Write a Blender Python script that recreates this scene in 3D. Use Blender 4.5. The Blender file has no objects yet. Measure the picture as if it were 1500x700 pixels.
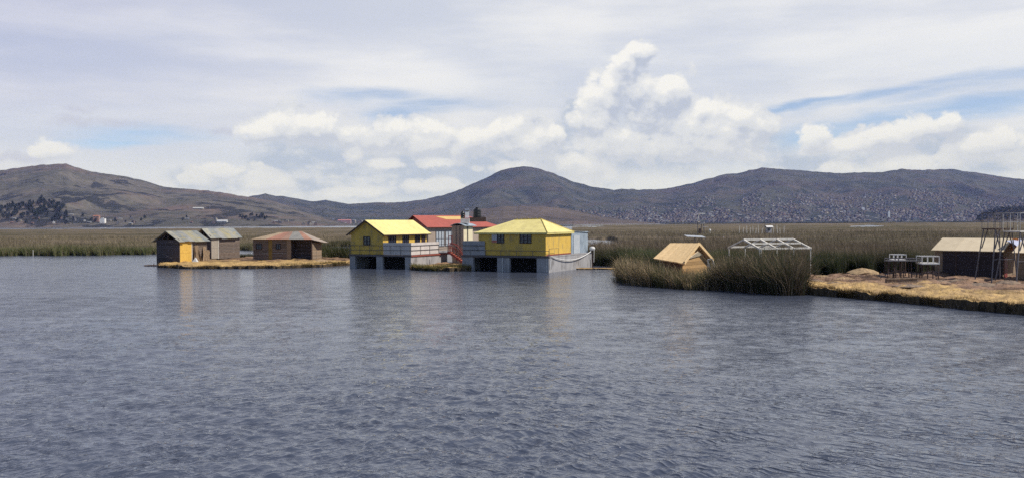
import bpy, bmesh, math, random
import numpy as np
from mathutils import Vector, Matrix
random.seed(7); rng = np.random.default_rng(7)
R = math.radians
scene = bpy.context.scene
col = scene.collection

# ------------------------------------------------------------------ camera
CAM_H = 5.0; F = 1250.0; ROLL = 0.0055; PITCH = math.atan(22.6/1250)
X = Vector((1,0,0)); FW = Vector((0,math.cos(PITCH),-math.sin(PITCH))); U0 = Vector((0,math.sin(PITCH),math.cos(PITCH)))
CR = math.cos(ROLL)*X - math.sin(ROLL)*U0; CU = math.sin(ROLL)*X + math.cos(ROLL)*U0
cam = bpy.data.objects.new('camera', bpy.data.cameras.new('camera')); col.objects.link(cam)
m = Matrix((CR, CU, -FW)).transposed().to_4x4(); m.translation = Vector((0,0,CAM_H)); cam.matrix_world = m
cam.data.lens = 30.0; cam.data.sensor_width = 36.0; cam.data.clip_start = 0.1; cam.data.clip_end = 60000
scene.camera = cam
def ray(px, py): return (CR*((px-750)/F) + CU*((350-py)/F) + FW)
def onz(px, py, z=0.0):
    d = ray(px, py); t = (z-CAM_H)/d.z; return Vector((d.x*t, d.y*t, z))
def atY(px, py, Y):
    d = ray(px, py); t = Y/d.y; return Vector((d.x*t, Y, CAM_H+d.z*t))
def hor(px): return 350-22.6-(px-750)*ROLL
def azel(px, py):
    d = ray(px, py).normalized(); return math.atan2(d.x, d.y), math.asin(d.z)
def reach(P, d, px):                       # how far from P along d (2-D) until it lies on the bearing of px
    k = (px-750)/F; return (k*P[1]-P[0])/(d[0]-k*d[1])

# ------------------------------------------------------------------ sun, sky, exposure
SUN_EL, SUN_AZ = R(49), R(-14)                # azimuth from +X (the right), counter-clockwise
sd = Vector((math.cos(SUN_EL)*math.cos(SUN_AZ), math.cos(SUN_EL)*math.sin(SUN_AZ), math.sin(SUN_EL)))
sl = bpy.data.lights.new('sun', 'SUN'); sl.energy = 5.0; sl.angle = R(0.55); sl.color = (1.0, 0.95, 0.87)
so = bpy.data.objects.new('sun', sl); col.objects.link(so); so.rotation_euler = sd.to_track_quat('Z','Y').to_euler()
scene.view_settings.view_transform = 'Standard'; scene.view_settings.look = 'None'
scene.view_settings.exposure = 0.0; scene.view_settings.gamma = 1.0; scene.view_settings.use_curve_mapping = False
scene.cycles.use_denoising = False
scene.cycles.max_bounces = 6; scene.cycles.volume_bounces = 0; scene.cycles.transparent_max_bounces = 8
scene.cycles.sample_clamp_indirect = 4; scene.cycles.sample_clamp_direct = 6

class NG:
    def __init__(s, nt): s.nt = nt
    def n(s, t, **kw):
        o = s.nt.nodes.new(t)
        for k, v in kw.items(): setattr(o, k, v)
        return o
    def put(s, sock, v):
        if isinstance(v, bpy.types.NodeSocket): s.nt.links.new(v, sock)
        elif v is not None:
            if hasattr(sock.default_value, '__len__') and not hasattr(v, '__len__'): v = (v,)*len(sock.default_value)
            if hasattr(v, '__len__') and len(sock.default_value) == 4 and len(v) == 3: v = (*v, 1)
            sock.default_value = v
    def m(s, op, a=None, b=None, c=None, clamp=False):
        o = s.n('ShaderNodeMath', operation=op, use_clamp=clamp)
        for i, v in enumerate((a, b, c)):
            if v is not None: s.put(o.inputs[i], v)
        return o.outputs[0]
    def v(s, op, a=None, b=None, scale=None):
        o = s.n('ShaderNodeVectorMath', operation=op)
        if a is not None: s.put(o.inputs[0], a)
        if b is not None: s.put(o.inputs[1], b)
        if scale is not None: s.put(o.inputs['Scale'], scale)
        return o.outputs['Value'] if op in ('LENGTH','DOT_PRODUCT') else o.outputs['Vector']
    def comb(s, x, y, z):
        o = s.n('ShaderNodeCombineXYZ')
        for i, v in enumerate((x, y, z)): s.put(o.inputs[i], v)
        return o.outputs[0]
    def sep(s, v):
        o = s.n('ShaderNodeSeparateXYZ'); s.put(o.inputs[0], v); return o.outputs
    def noise(s, vec, scale, detail=3, rough=0.5, color=False, dist=0.0):
        o = s.n('ShaderNodeTexNoise'); s.put(o.inputs['Vector'], vec)
        s.put(o.inputs['Scale'], scale); s.put(o.inputs['Detail'], detail); s.put(o.inputs['Roughness'], rough); s.put(o.inputs['Distortion'], dist)
        return o.outputs['Color'] if color else o.outputs['Fac']
    def mix(s, f, a, b, bt='MIX'):
        o = s.n('ShaderNodeMix', data_type='RGBA', blend_type=bt)
        s.put(o.inputs[0], f); s.put(o.inputs[6], a); s.put(o.inputs[7], b); return o.outputs[2]
    def ss(s, x, a, b, lo=0.0, hi=1.0):          # smoothstep a..b -> lo..hi
        o = s.n('ShaderNodeMapRange', interpolation_type='SMOOTHSTEP')
        for i, v in enumerate((x, a, b, lo, hi)): s.put(o.inputs[i], v)
        return o.outputs[0]

def nearest(N, p, blobs, soft=0.12):
    """1 at the heart of the nearest ellipse (bearing, elevation, radii), 0 on its rim, negative outside"""
    acc = None
    for (px, py, rx, ry) in blobs:
        a, e = azel(px, py); sx, sy = 100/rx, 100/ry
        o = N.n('ShaderNodeVectorMath', operation='MULTIPLY_ADD'); N.put(o.inputs[0], p); o.inputs[1].default_value = (sx, sy, 0); o.inputs[2].default_value = (-a*12.5*sx, -e*12.5*sy, 0)
        f = N.v('LENGTH', o.outputs[0]); acc = f if acc is None else N.m('SMOOTH_MIN', acc, f, soft)
    return N.m('SUBTRACT', 1.0, acc)
def angles(N, D):
    x, y, z = N.sep(D); return N.comb(N.m('MULTIPLY', N.m('ARCTAN2', x, y), 12.5), N.m('MULTIPLY', N.m('ARCSINE', z), 12.5), 0.0)
def wob(N, p, D, scale, amp, detail=4):
    w = N.noise(D, scale, detail, 0.6, color=True); o = N.n('ShaderNodeVectorMath', operation='MULTIPLY_ADD')
    N.put(o.inputs[0], w); o.inputs[1].default_value = (amp[0], amp[1], 0); o.inputs[2].default_value = (-amp[0]/2, -amp[1]/2, 0); return N.v('ADD', p, o.outputs[0])
PUFFS = [ # px, py, rx, ry: the crisp cumulus heads
    (382,192,38,20),(430,184,50,28),(470,186,44,26),(520,198,55,26),(575,197,50,26),(632,200,64,28),(690,208,60,26),(750,203,52,32),(790,215,44,38),(815,200,22,28),
    (518,226,22,17),(640,238,40,10),(560,240,40,10),(760,245,60,16),
    (866,172,44,44),(888,138,44,36),(932,128,44,38),(915,98,34,30),(938,74,26,20),(985,135,38,34),(1035,168,44,28),(962,160,54,52),(1010,182,56,42),(1065,188,56,34),(1110,192,36,24),
    (905,208,80,32),(1000,214,120,28),(845,240,50,26),
    (1192,199,28,19),(1305,198,62,18),(1348,188,44,20),(1390,180,24,22),(1250,212,60,14),(1450,212,80,20),
    (1330,240,55,16),(1225,246,34,12),(1400,234,40,15),(1475,230,36,15),
    (75,219,27,17),(285,262,36,14),(325,250,40,16),(380,266,50,16),(640,272,70,12),(520,282,60,8)]
def field_group():
    """cumulus mass and its cauliflower relief as functions of the direction looked in"""
    g = bpy.data.node_groups.new('cumulus', 'ShaderNodeTree')
    g.interface.new_socket('Dir', in_out='INPUT', socket_type='NodeSocketVector')
    g.interface.new_socket('F', in_out='OUTPUT', socket_type='NodeSocketFloat'); g.interface.new_socket('B', in_out='OUTPUT', socket_type='NodeSocketFloat')
    N = NG(g); gi = N.n('NodeGroupInput'); go = N.n('NodeGroupOutput')
    D = N.v('NORMALIZE', gi.outputs[0]); y = N.sep(D)[1]
    F_ = nearest(N, angles(N, D), [(a, b, c*1.10, d*1.12) for a, b, c, d in PUFFS], 0.2)
    back = N.m('MULTIPLY', N.m('SUBTRACT', N.noise(N.v('MULTIPLY', D, (1,1,2.2)), 4.2, 4, 0.55), 0.68), 6.0)
    F_ = N.m('MAXIMUM', N.m('MAXIMUM', F_, -1.5), N.m('SUBTRACT', back, N.ss(y, -0.1, 0.45, 0, 4.0)))
    Dd = N.v('MULTIPLY', D, (1,1,1.3))
    def billow(sc, k, off): return N.m('MULTIPLY', N.m('ABSOLUTE', N.m('SUBTRACT', N.noise(N.v('ADD', Dd, off), sc, 1.0, .5), .5)), k)
    B = N.m('ADD', N.m('ADD', billow(17, 3.2, (0,0,0)), billow(38, 1.8, (3,1,2))), billow(85, 1.0, (5,7,1)))
    B = N.m('ADD', N.m('SUBTRACT', B, 0.46), N.m('MULTIPLY', N.m('SUBTRACT', N.noise(D, 62, 5, .68), .5), .85))
    g.links.new(F_, go.inputs[0]); g.links.new(B, go.inputs[1]); return g

def make_world():
    w = bpy.data.worlds.new('World'); scene.world = w; w.use_nodes = True
    nt = w.node_tree; nt.nodes.clear(); N = NG(nt)
    out = N.n('ShaderNodeOutputWorld'); bg = N.n('ShaderNodeBackground'); bg.inputs[1].default_value = 0.1
    nt.links.new(bg.outputs[0], out.inputs[0])
    sky = N.n('ShaderNodeTexSky', sky_type='NISHITA', sun_disc=False, sun_elevation=SUN_EL, sun_rotation=R(90)-SUN_AZ)
    sky.altitude = 3800; sky.air_density = 1.0; sky.dust_density = 0.6; sky.ozone_density = 1.5
    D = N.v('NORMALIZE', N.n('ShaderNodeTexCoord').outputs['Generated']); x, y, z = N.sep(D)
    az = N.m('ARCTAN2', x, y); el = N.m('ARCSINE', z); p = angles(N, D)
    st = N.v('MULTIPLY', D, (1.0, 1.0, 5.0))
    # the high veil and the blue gaps in it
    pw = wob(N, p, st, 5, (1.5, 0.5))
    g1_ = nearest(N, pw, [(540,142,80,12),(640,158,90,14),(590,172,60,14),(210,196,85,14),(160,206,60,8)], .3)
    px_, py_, _ = N.sep(pw); sh = N.comb(px_, N.m('SUBTRACT', py_, N.m('MULTIPLY', px_, 0.13)), 0.0)     # the right-hand gaps climb to the right
    acc = None
    for (px, py, rx, ry) in [(1190,198,90,20),(1300,178,110,16),(1420,160,150,16),(1010,190,50,12),(1340,128,130,10),(1470,114,120,14),(1180,152,90,6)]:
        a, e = azel(px, py); cx, cy = a*12.5, e*12.5-a*12.5*.13
        f = N.v('LENGTH', N.v('MULTIPLY', N.v('SUBTRACT', sh, (cx, cy, 0)), (100/rx, 100/ry, 0))); acc = f if acc is None else N.m('SMOOTH_MIN', acc, f, 0.25)
    gap = N.ss(N.m('MAXIMUM', g1_, N.m('SUBTRACT', 1.0, acc)), -0.55, 0.9, 0.0, 0.80)
    gap = N.m('MULTIPLY', gap, N.ss(N.noise(N.v('MULTIPLY', D, (1,1,9)), 6, 5, .6), .3, .62, .45, 1))
    front = N.m('MULTIPLY', N.ss(y, 0.05, 0.55), N.ss(z, 0.95, 0.5))
    veil = N.m('ADD', N.m('MULTIPLY', front, 0.80), N.ss(N.noise(st, 3.2, 4, 0.5), 0.35, 0.75, 0.0, 0.14), clamp=True)
    veil = N.m('MINIMUM', N.m('MULTIPLY', veil, N.m('SUBTRACT', 1.0, gap)), 0.95)
    warm = N.ss(az, -0.62, -0.05)
    vc = N.mix(warm, (6.7,6.75,8.0), (8.6,8.6,8.95))
    vb = N.noise(N.v('MULTIPLY', N.v('ADD', D, N.v('MULTIPLY', D, (0,0,0))), (1,1,6)), 3.0, 6, 0.58)
    vc = N.mix(N.ss(vb, 0.36, 0.64), N.mix(1.0, vc, (0.84,0.87,0.93), 'MULTIPLY'), N.mix(1.0, vc, (1.07,1.065,1.035), 'MULTIPLY'))
    vc = N.mix(N.ss(el, 0.20, 0.02, 0, .6), vc, (8.3,8.0,7.9))            # milky towards the horizon
    c = N.mix(veil, N.mix(1.0, sky.outputs[0], (1.25,1.25,1.3), 'MULTIPLY'), vc)
    # thin grey scraps at the left
    sc_ = nearest(N, wob(N, p, D, 34, (.6,.3)), [(118,162,16,5),(108,178,30,8),(168,180,34,7),(325,196,16,6),(20,232,50,7)], .2)
    c = N.mix(N.ss(sc_, -0.5, 0.9, 0, 0.6), c, (5.6,5.8,7.0))
    # soft grey blue undersides behind the crisp heads
    bank = nearest(N, wob(N, p, D, 16, (.85,.5), 5), [(440,235,70,40),(520,250,120,38),(640,245,140,42),(760,238,90,36),(862,205,60,50),(960,225,120,36),(1060,215,100,32),(1330,212,110,24),(1440,222,100,26),(1200,236,90,18),(330,262,80,18),(850,160,30,24),(560,268,230,34),(800,262,120,30)], .3)
    bn = N.noise(N.v('MULTIPLY', D, (1,1,2)), 15, 7, .62)
    bc = N.mix(N.ss(bn, .44, .70), (4.8,5.5,6.8), (7.8,7.95,8.4))
    c = N.mix(N.ss(bank, -0.25, 0.5, 0, 0.9), c, bc)
    g = field_group()
    def fld(vec):
        o = N.n('ShaderNodeGroup'); o.node_tree = g; nt.links.new(vec, o.inputs[0]); return o.outputs[0], o.outputs[1]
    F0, B0 = fld(D); F1, B1 = fld(N.v('ADD', D, (-0.004, 0.0, 0.013)))
    a = N.ss(N.m('ADD', F0, N.m('MULTIPLY', B0, 0.85)), -0.02, 0.38)
    top = N.m('SUBTRACT', N.ss(F0, -0.1, 0.8), N.ss(F1, -0.1, 0.8))
    lit = N.m('ADD', N.m('MULTIPLY', top, 0.80), N.m('MULTIPLY', N.m('SUBTRACT', B0, B1), 0.42))
    lit = N.m('ADD', lit, N.m('MULTIPLY', N.m('SUBTRACT', N.noise(D, 16, 5, .65), .5), 1.15))
    cc = N.mix(N.ss(lit, -0.30, 0.16), (5.1,5.6,6.8), (7.5,7.7,8.2)); cc = N.mix(N.ss(lit, 0.14, 0.60), cc, (9.6,9.45,9.2))
    cc = N.mix(N.ss(el, 0.13, 0.05, 0, 0.62), cc, (7.9,7.95,8.25))
    c = N.mix(N.m('MULTIPLY', a, N.ss(el, 0.04, 0.10, 0.72, 0.93)), c, cc)
    c = N.mix(N.ss(z, 0.0, -0.02), c, (3.4,3.5,4.1))          # below the horizon: the lake's own far distance
    nt.links.new(c, bg.inputs[0])
    w.cycles.sampling_method = 'MANUAL'; w.cycles.sample_map_resolution = 512
make_world()

# ------------------------------------------------------------------ helpers
def tag(o, label=None, cat=None, group=None, kind=None):
    for k, v in (('label',label),('category',cat),('group',group),('kind',kind)):
        if v: o[k] = v
    return o
def empty(name, loc, rz=0.0):
    o = bpy.data.objects.new(name, None); o.empty_display_size = 0.3; col.objects.link(o)
    o.location = loc; o.rotation_euler = (0,0,rz); return o
def copy_tree(o, parent=None):
    c = o.copy(); col.objects.link(c); c.parent = parent
    for ch in [q for q in o.children]: copy_tree(ch, c)
    return c

def mat(name, c1, c2=None, scale=3.0, rough=0.8, bump=0.0, bscale=None, attr=False, stretch=(1,1,1), metal=0.0, spec=0.3, detail=5, lo=.3, hi=.7, dist=0.01, stain=None, trans=0.0):
    mt = bpy.data.materials.new(name); mt.use_nodes = True; nt = mt.node_tree; nt.nodes.clear(); N = NG(nt)
    out = N.n('ShaderNodeOutputMaterial'); b = N.n('ShaderNodeBsdfPrincipled')
    b.inputs['Roughness'].default_value = rough; b.inputs['Metallic'].default_value = metal; b.inputs['Specular IOR Level'].default_value = spec
    nt.links.new(b.outputs[0], out.inputs[0])
    P = N.v('MULTIPLY', N.n('ShaderNodeTexCoord').outputs['Object'], stretch)
    c = (*c1, 1)
    if c2 is not None: c = N.mix(N.ss(N.noise(P, scale, detail, 0.6), lo, hi), c1, c2)
    if attr:
        at = N.n('ShaderNodeAttribute'); at.attribute_name = 'Col'; c = N.mix(1.0, c, at.outputs['Color'], 'MULTIPLY')
    if stain: c = N.mix(N.ss(N.noise(P, stain[1], 6, 0.65), stain[2], stain[2]+.15, 0, stain[3]), c, stain[0])
    N.put(b.inputs['Base Color'], c)
    if bump:
        bp = N.n('ShaderNodeBump'); bp.inputs['Strength'].default_value = bump; bp.inputs['Distance'].default_value = dist
        nt.links.new(N.noise(P, bscale or scale*3, 4, 0.6), bp.inputs['Height']); nt.links.new(bp.outputs[0], b.inputs['Normal'])
    return mt
def corrugated(name, c1, c2, axis='X', pitch=0.18, rough=0.5, metal=0.3, attr=True, scale=1.2, stain=None, lo=.3, hi=.7):
    mt = mat(name, c1, c2, scale, rough, attr=attr, metal=metal, stain=stain, lo=lo, hi=hi); nt = mt.node_tree; N = NG(nt)
    b = [n for n in nt.nodes if n.type == 'BSDF_PRINCIPLED'][0]
    x, y, z = N.sep(N.n('ShaderNodeTexCoord').outputs['Object'])
    s = N.m('SINE', N.m('MULTIPLY', {'X':x,'Y':y,'Z':z}[axis], 2*math.pi/pitch))
    bp = N.n('ShaderNodeBump'); bp.inputs['Strength'].default_value = 0.7; bp.inputs['Distance'].default_value = 0.02
    nt.links.new(s, bp.inputs['Height']); nt.links.new(bp.outputs[0], b.inputs['Normal']); return mt

class MB:
    def __init__(s): s.v = []; s.f = []; s.c = []
    def add(s, vs, fs, c=(1,1,1)):
        o = len(s.v); s.v += [tuple(q) for q in vs]; s.f += [tuple(o+i for i in f) for f in fs]; s.c += [c]*len(fs); return s
    def box(s, x0, x1, y0, y1, z0, z1, c=(1,1,1)):
        return s.add([(x0,y0,z0),(x1,y0,z0),(x1,y1,z0),(x0,y1,z0),(x0,y0,z1),(x1,y0,z1),(x1,y1,z1),(x0,y1,z1)],
                     [(0,3,2,1),(4,5,6,7),(0,1,5,4),(1,2,6,5),(2,3,7,6),(3,0,4,7)], c)
    def bar(s, p0, p1, w, h=None, c=(1,1,1)):          # square bar between two points
        p0, p1 = Vector(p0), Vector(p1); d = (p1-p0).normalized(); h = h or w
        a = d.cross(Vector((0,0,1)));  a = Vector((1,0,0)) if a.length < 1e-3 else a.normalized(); b = a.cross(d).normalized()
        vs = [p + a*sx*w/2 + b*sy*h/2 for p in (p0,p1) for sx, sy in ((-1,-1),(1,-1),(1,1),(-1,1))]
        return s.add(vs, [(0,1,2,3),(7,6,5,4),(0,4,5,1),(1,5,6,2),(2,6,7,3),(3,7,4,0)], c)
    def tube(s, pts, r, n=7, c=(1,1,1), taper=None):
        pts = [Vector(p) for p in pts]; o = len(s.v); vs = []
        for i, p in enumerate(pts):
            d = (pts[min(i+1,len(pts)-1)]-pts[max(i-1,0)]).normalized()
            a = d.cross(Vector((0,0,1)));  a = Vector((1,0,0)) if a.length < 1e-3 else a.normalized(); b = a.cross(d)
            rr = r if taper is None else r*(1+(taper-1)*i/(len(pts)-1))
            vs += [p + (a*math.cos(2*math.pi*k/n)+b*math.sin(2*math.pi*k/n))*rr for k in range(n)]
        fs = [(i*n+k, i*n+(k+1)%n, (i+1)*n+(k+1)%n, (i+1)*n+k) for i in range(len(pts)-1) for k in range(n)]
        fs += [tuple(range(n-1,-1,-1)), tuple((len(pts)-1)*n+k for k in range(n))]
        return s.add(vs, fs, c)
    def lathe(s, prof, cx=0, cy=0, n=20, c=(1,1,1)):    # [(r,z)...]
        vs = [(cx+r*math.cos(2*math.pi*k/n), cy+r*math.sin(2*math.pi*k/n), z) for r, z in prof for k in range(n)]
        fs = [(i*n+k, i*n+(k+1)%n, (i+1)*n+(k+1)%n, (i+1)*n+k) for i in range(len(prof)-1) for k in range(n)]
        fs += [tuple(range(n-1,-1,-1)), tuple((len(prof)-1)*n+k for k in range(n))]
        return s.add(vs, fs, c)
    def slab(s, pts, t, c=(1,1,1)):                     # flat polygon with thickness t below it
        pts = [Vector(p) for p in pts]; nrm = (pts[1]-pts[0]).cross(pts[2]-pts[0]).normalized()
        if nrm.z < -1e-6 : pts = pts[::-1]; nrm = -nrm
        n = len(pts); vs = pts + [p-nrm*t for p in pts]
        return s.add(vs, [tuple(range(n)), tuple(range(2*n-1,n-1,-1))] + [(i, n+i, n+(i+1)%n, (i+1)%n) for i in range(n)], c)
    def wall(s, a, b, z0, z1, t=0.08, c=(1,1,1)):       # upright slab standing on the segment a-b, thickness to its left
        a, b = Vector((*a,0)), Vector((*b,0)); nn = Vector((-(b-a).y, (b-a).x, 0)).normalized()*t
        vs = [(p.x,p.y,z) for z in (z0,z1) for p in (a,b,b+nn,a+nn)]
        return s.add(vs, [(0,3,2,1),(4,5,6,7),(0,1,5,4),(1,2,6,5),(2,3,7,6),(3,0,4,7)], c)
    def boards(s, a, b, z0, z1, bh=0.2, t=0.06, var=0.25):
        n = max(1, round((z1-z0)/bh)); bh = (z1-z0)/n
        for i in range(n):
            k = 1+random.uniform(-var, var); j = random.uniform(-.008,.008); q = random.uniform(-.04,.04)
            s.wall((a[0],a[1]), (b[0],b[1]), z0+i*bh+.004, z0+(i+1)*bh-.012, t+j+0.01, (k*(1+q),k,k*(1-q)))
        return s
    def build(s, name, mt, parent=None, smooth=False):
        me = bpy.data.meshes.new(name); me.from_pydata(s.v, [], s.f)
        bm = bmesh.new(); bm.from_mesh(me); bmesh.ops.recalc_face_normals(bm, faces=bm.faces[:]); bm.to_mesh(me); bm.free()
        ca = me.color_attributes.new('Col', 'FLOAT_COLOR', 'CORNER')
        cc = np.ones((len(me.loops), 4), np.float32)
        for p, c in zip(me.polygons, s.c): cc[p.loop_start:p.loop_start+p.loop_total, :3] = c
        ca.data.foreach_set('color', cc.ravel())
        if smooth: me.polygons.foreach_set('use_smooth', [True]*len(me.polygons))
        me.materials.append(mt); o = bpy.data.objects.new(name, me); col.objects.link(o)
        if parent: o.parent = parent
        return o

def np_mesh(name, V, Q, mt, C=None, smooth=False, attrs=None):   # V (n,3), Q (m,3|4)
    me = bpy.data.meshes.new(name); n, k = Q.shape
    me.vertices.add(len(V)); me.vertices.foreach_set('co', V.astype(np.float32).ravel())
    me.loops.add(n*k); me.loops.foreach_set('vertex_index', Q.astype(np.int32).ravel())
    me.polygons.add(n); me.polygons.foreach_set('loop_start', np.arange(0, n*k, k, dtype=np.int32))
    me.update(calc_edges=True)
    if smooth: me.polygons.foreach_set('use_smooth', np.ones(n, bool))
    if C is not None:
        ca = me.color_attributes.new('Col', 'FLOAT_COLOR', 'POINT'); cc = np.ones((len(V),4), np.float32); cc[:,:3] = C
        ca.data.foreach_set('color', cc.ravel())
    for k_, a in (attrs or {}).items():
        at = me.attributes.new(k_, 'FLOAT', 'POINT'); at.data.foreach_set('value', a.astype(np.float32))
    me.materials.append(mt); o = bpy.data.objects.new(name, me); col.objects.link(o); return o
def grid_quads(nr, nc, wrap=False):
    i = np.arange(nr-1)[:,None]; j = np.arange(nc if wrap else nc-1)[None,:]; j2 = (j+1) % nc
    return np.stack([i*nc+j, i*nc+j2, (i+1)*nc+j2, (i+1)*nc+j], -1).reshape(-1,4)

def vnoise(x, y, seed=0):                                # value noise, smooth, -1..1
    xi = np.floor(x).astype(np.int64); yi = np.floor(y).astype(np.int64); fx = x-xi; fy = y-yi
    fx = fx*fx*(3-2*fx); fy = fy*fy*(3-2*fy)
    def h(a, b):
        n = (a*374761393 + b*668265263 + seed*982451653) & 0xffffffff
        n = ((n ^ (n >> 13))*1274126177) & 0xffffffff
        return ((n ^ (n >> 16)) & 0xffff)/32767.5-1
    return (h(xi,yi)*(1-fx)+h(xi+1,yi)*fx)*(1-fy)+(h(xi,yi+1)*(1-fx)+h(xi+1,yi+1)*fx)*fy
def fbm(x, y, oc=4, seed=0, gain=0.5):
    s = 0; a = 1
    for o in range(oc): s = s + a*vnoise(x*2**o+17*o, y*2**o-9*o, seed+o); a *= gain
    return s

def blades(name, mt, P, H, W, cb, ct, lean=0.25, segs=2, wind=(-0.12, 0.0)):
    """tufts of leaves: P (n,3) roots, H heights, W widths, cb/ct (n,3) colours at root and tip"""
    n = len(P); yaw = rng.uniform(0, 2*np.pi, n); ld = rng.uniform(0, 2*np.pi, n); L = np.abs(rng.normal(0, lean, n))
    off = np.stack([np.cos(ld)*L+wind[0], np.sin(ld)*L+wind[1], np.zeros(n)], 1)
    side = np.stack([np.cos(yaw), np.sin(yaw), np.zeros(n)], 1); V = []; C = []
    for k in range(segs+1):
        t = k/segs; c = P + off*(H[:,None]*t*t) ; c[:,2] += H*(t-0.25*np.minimum(L,1)*t*t)
        w = W*(1-0.85*t)**0.8 if t < 1 else W*0.12
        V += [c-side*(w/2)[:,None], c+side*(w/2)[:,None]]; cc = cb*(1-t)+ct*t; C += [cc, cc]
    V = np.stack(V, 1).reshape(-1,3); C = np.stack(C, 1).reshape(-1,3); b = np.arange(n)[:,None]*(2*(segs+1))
    Q = np.concatenate([np.stack([b+2*k, b+2*k+1, b+2*k+3, b+2*k+2], -1).reshape(-1,4) for k in range(segs)], 0)
    return np_mesh(name, V, Q, mt, C)

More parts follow.
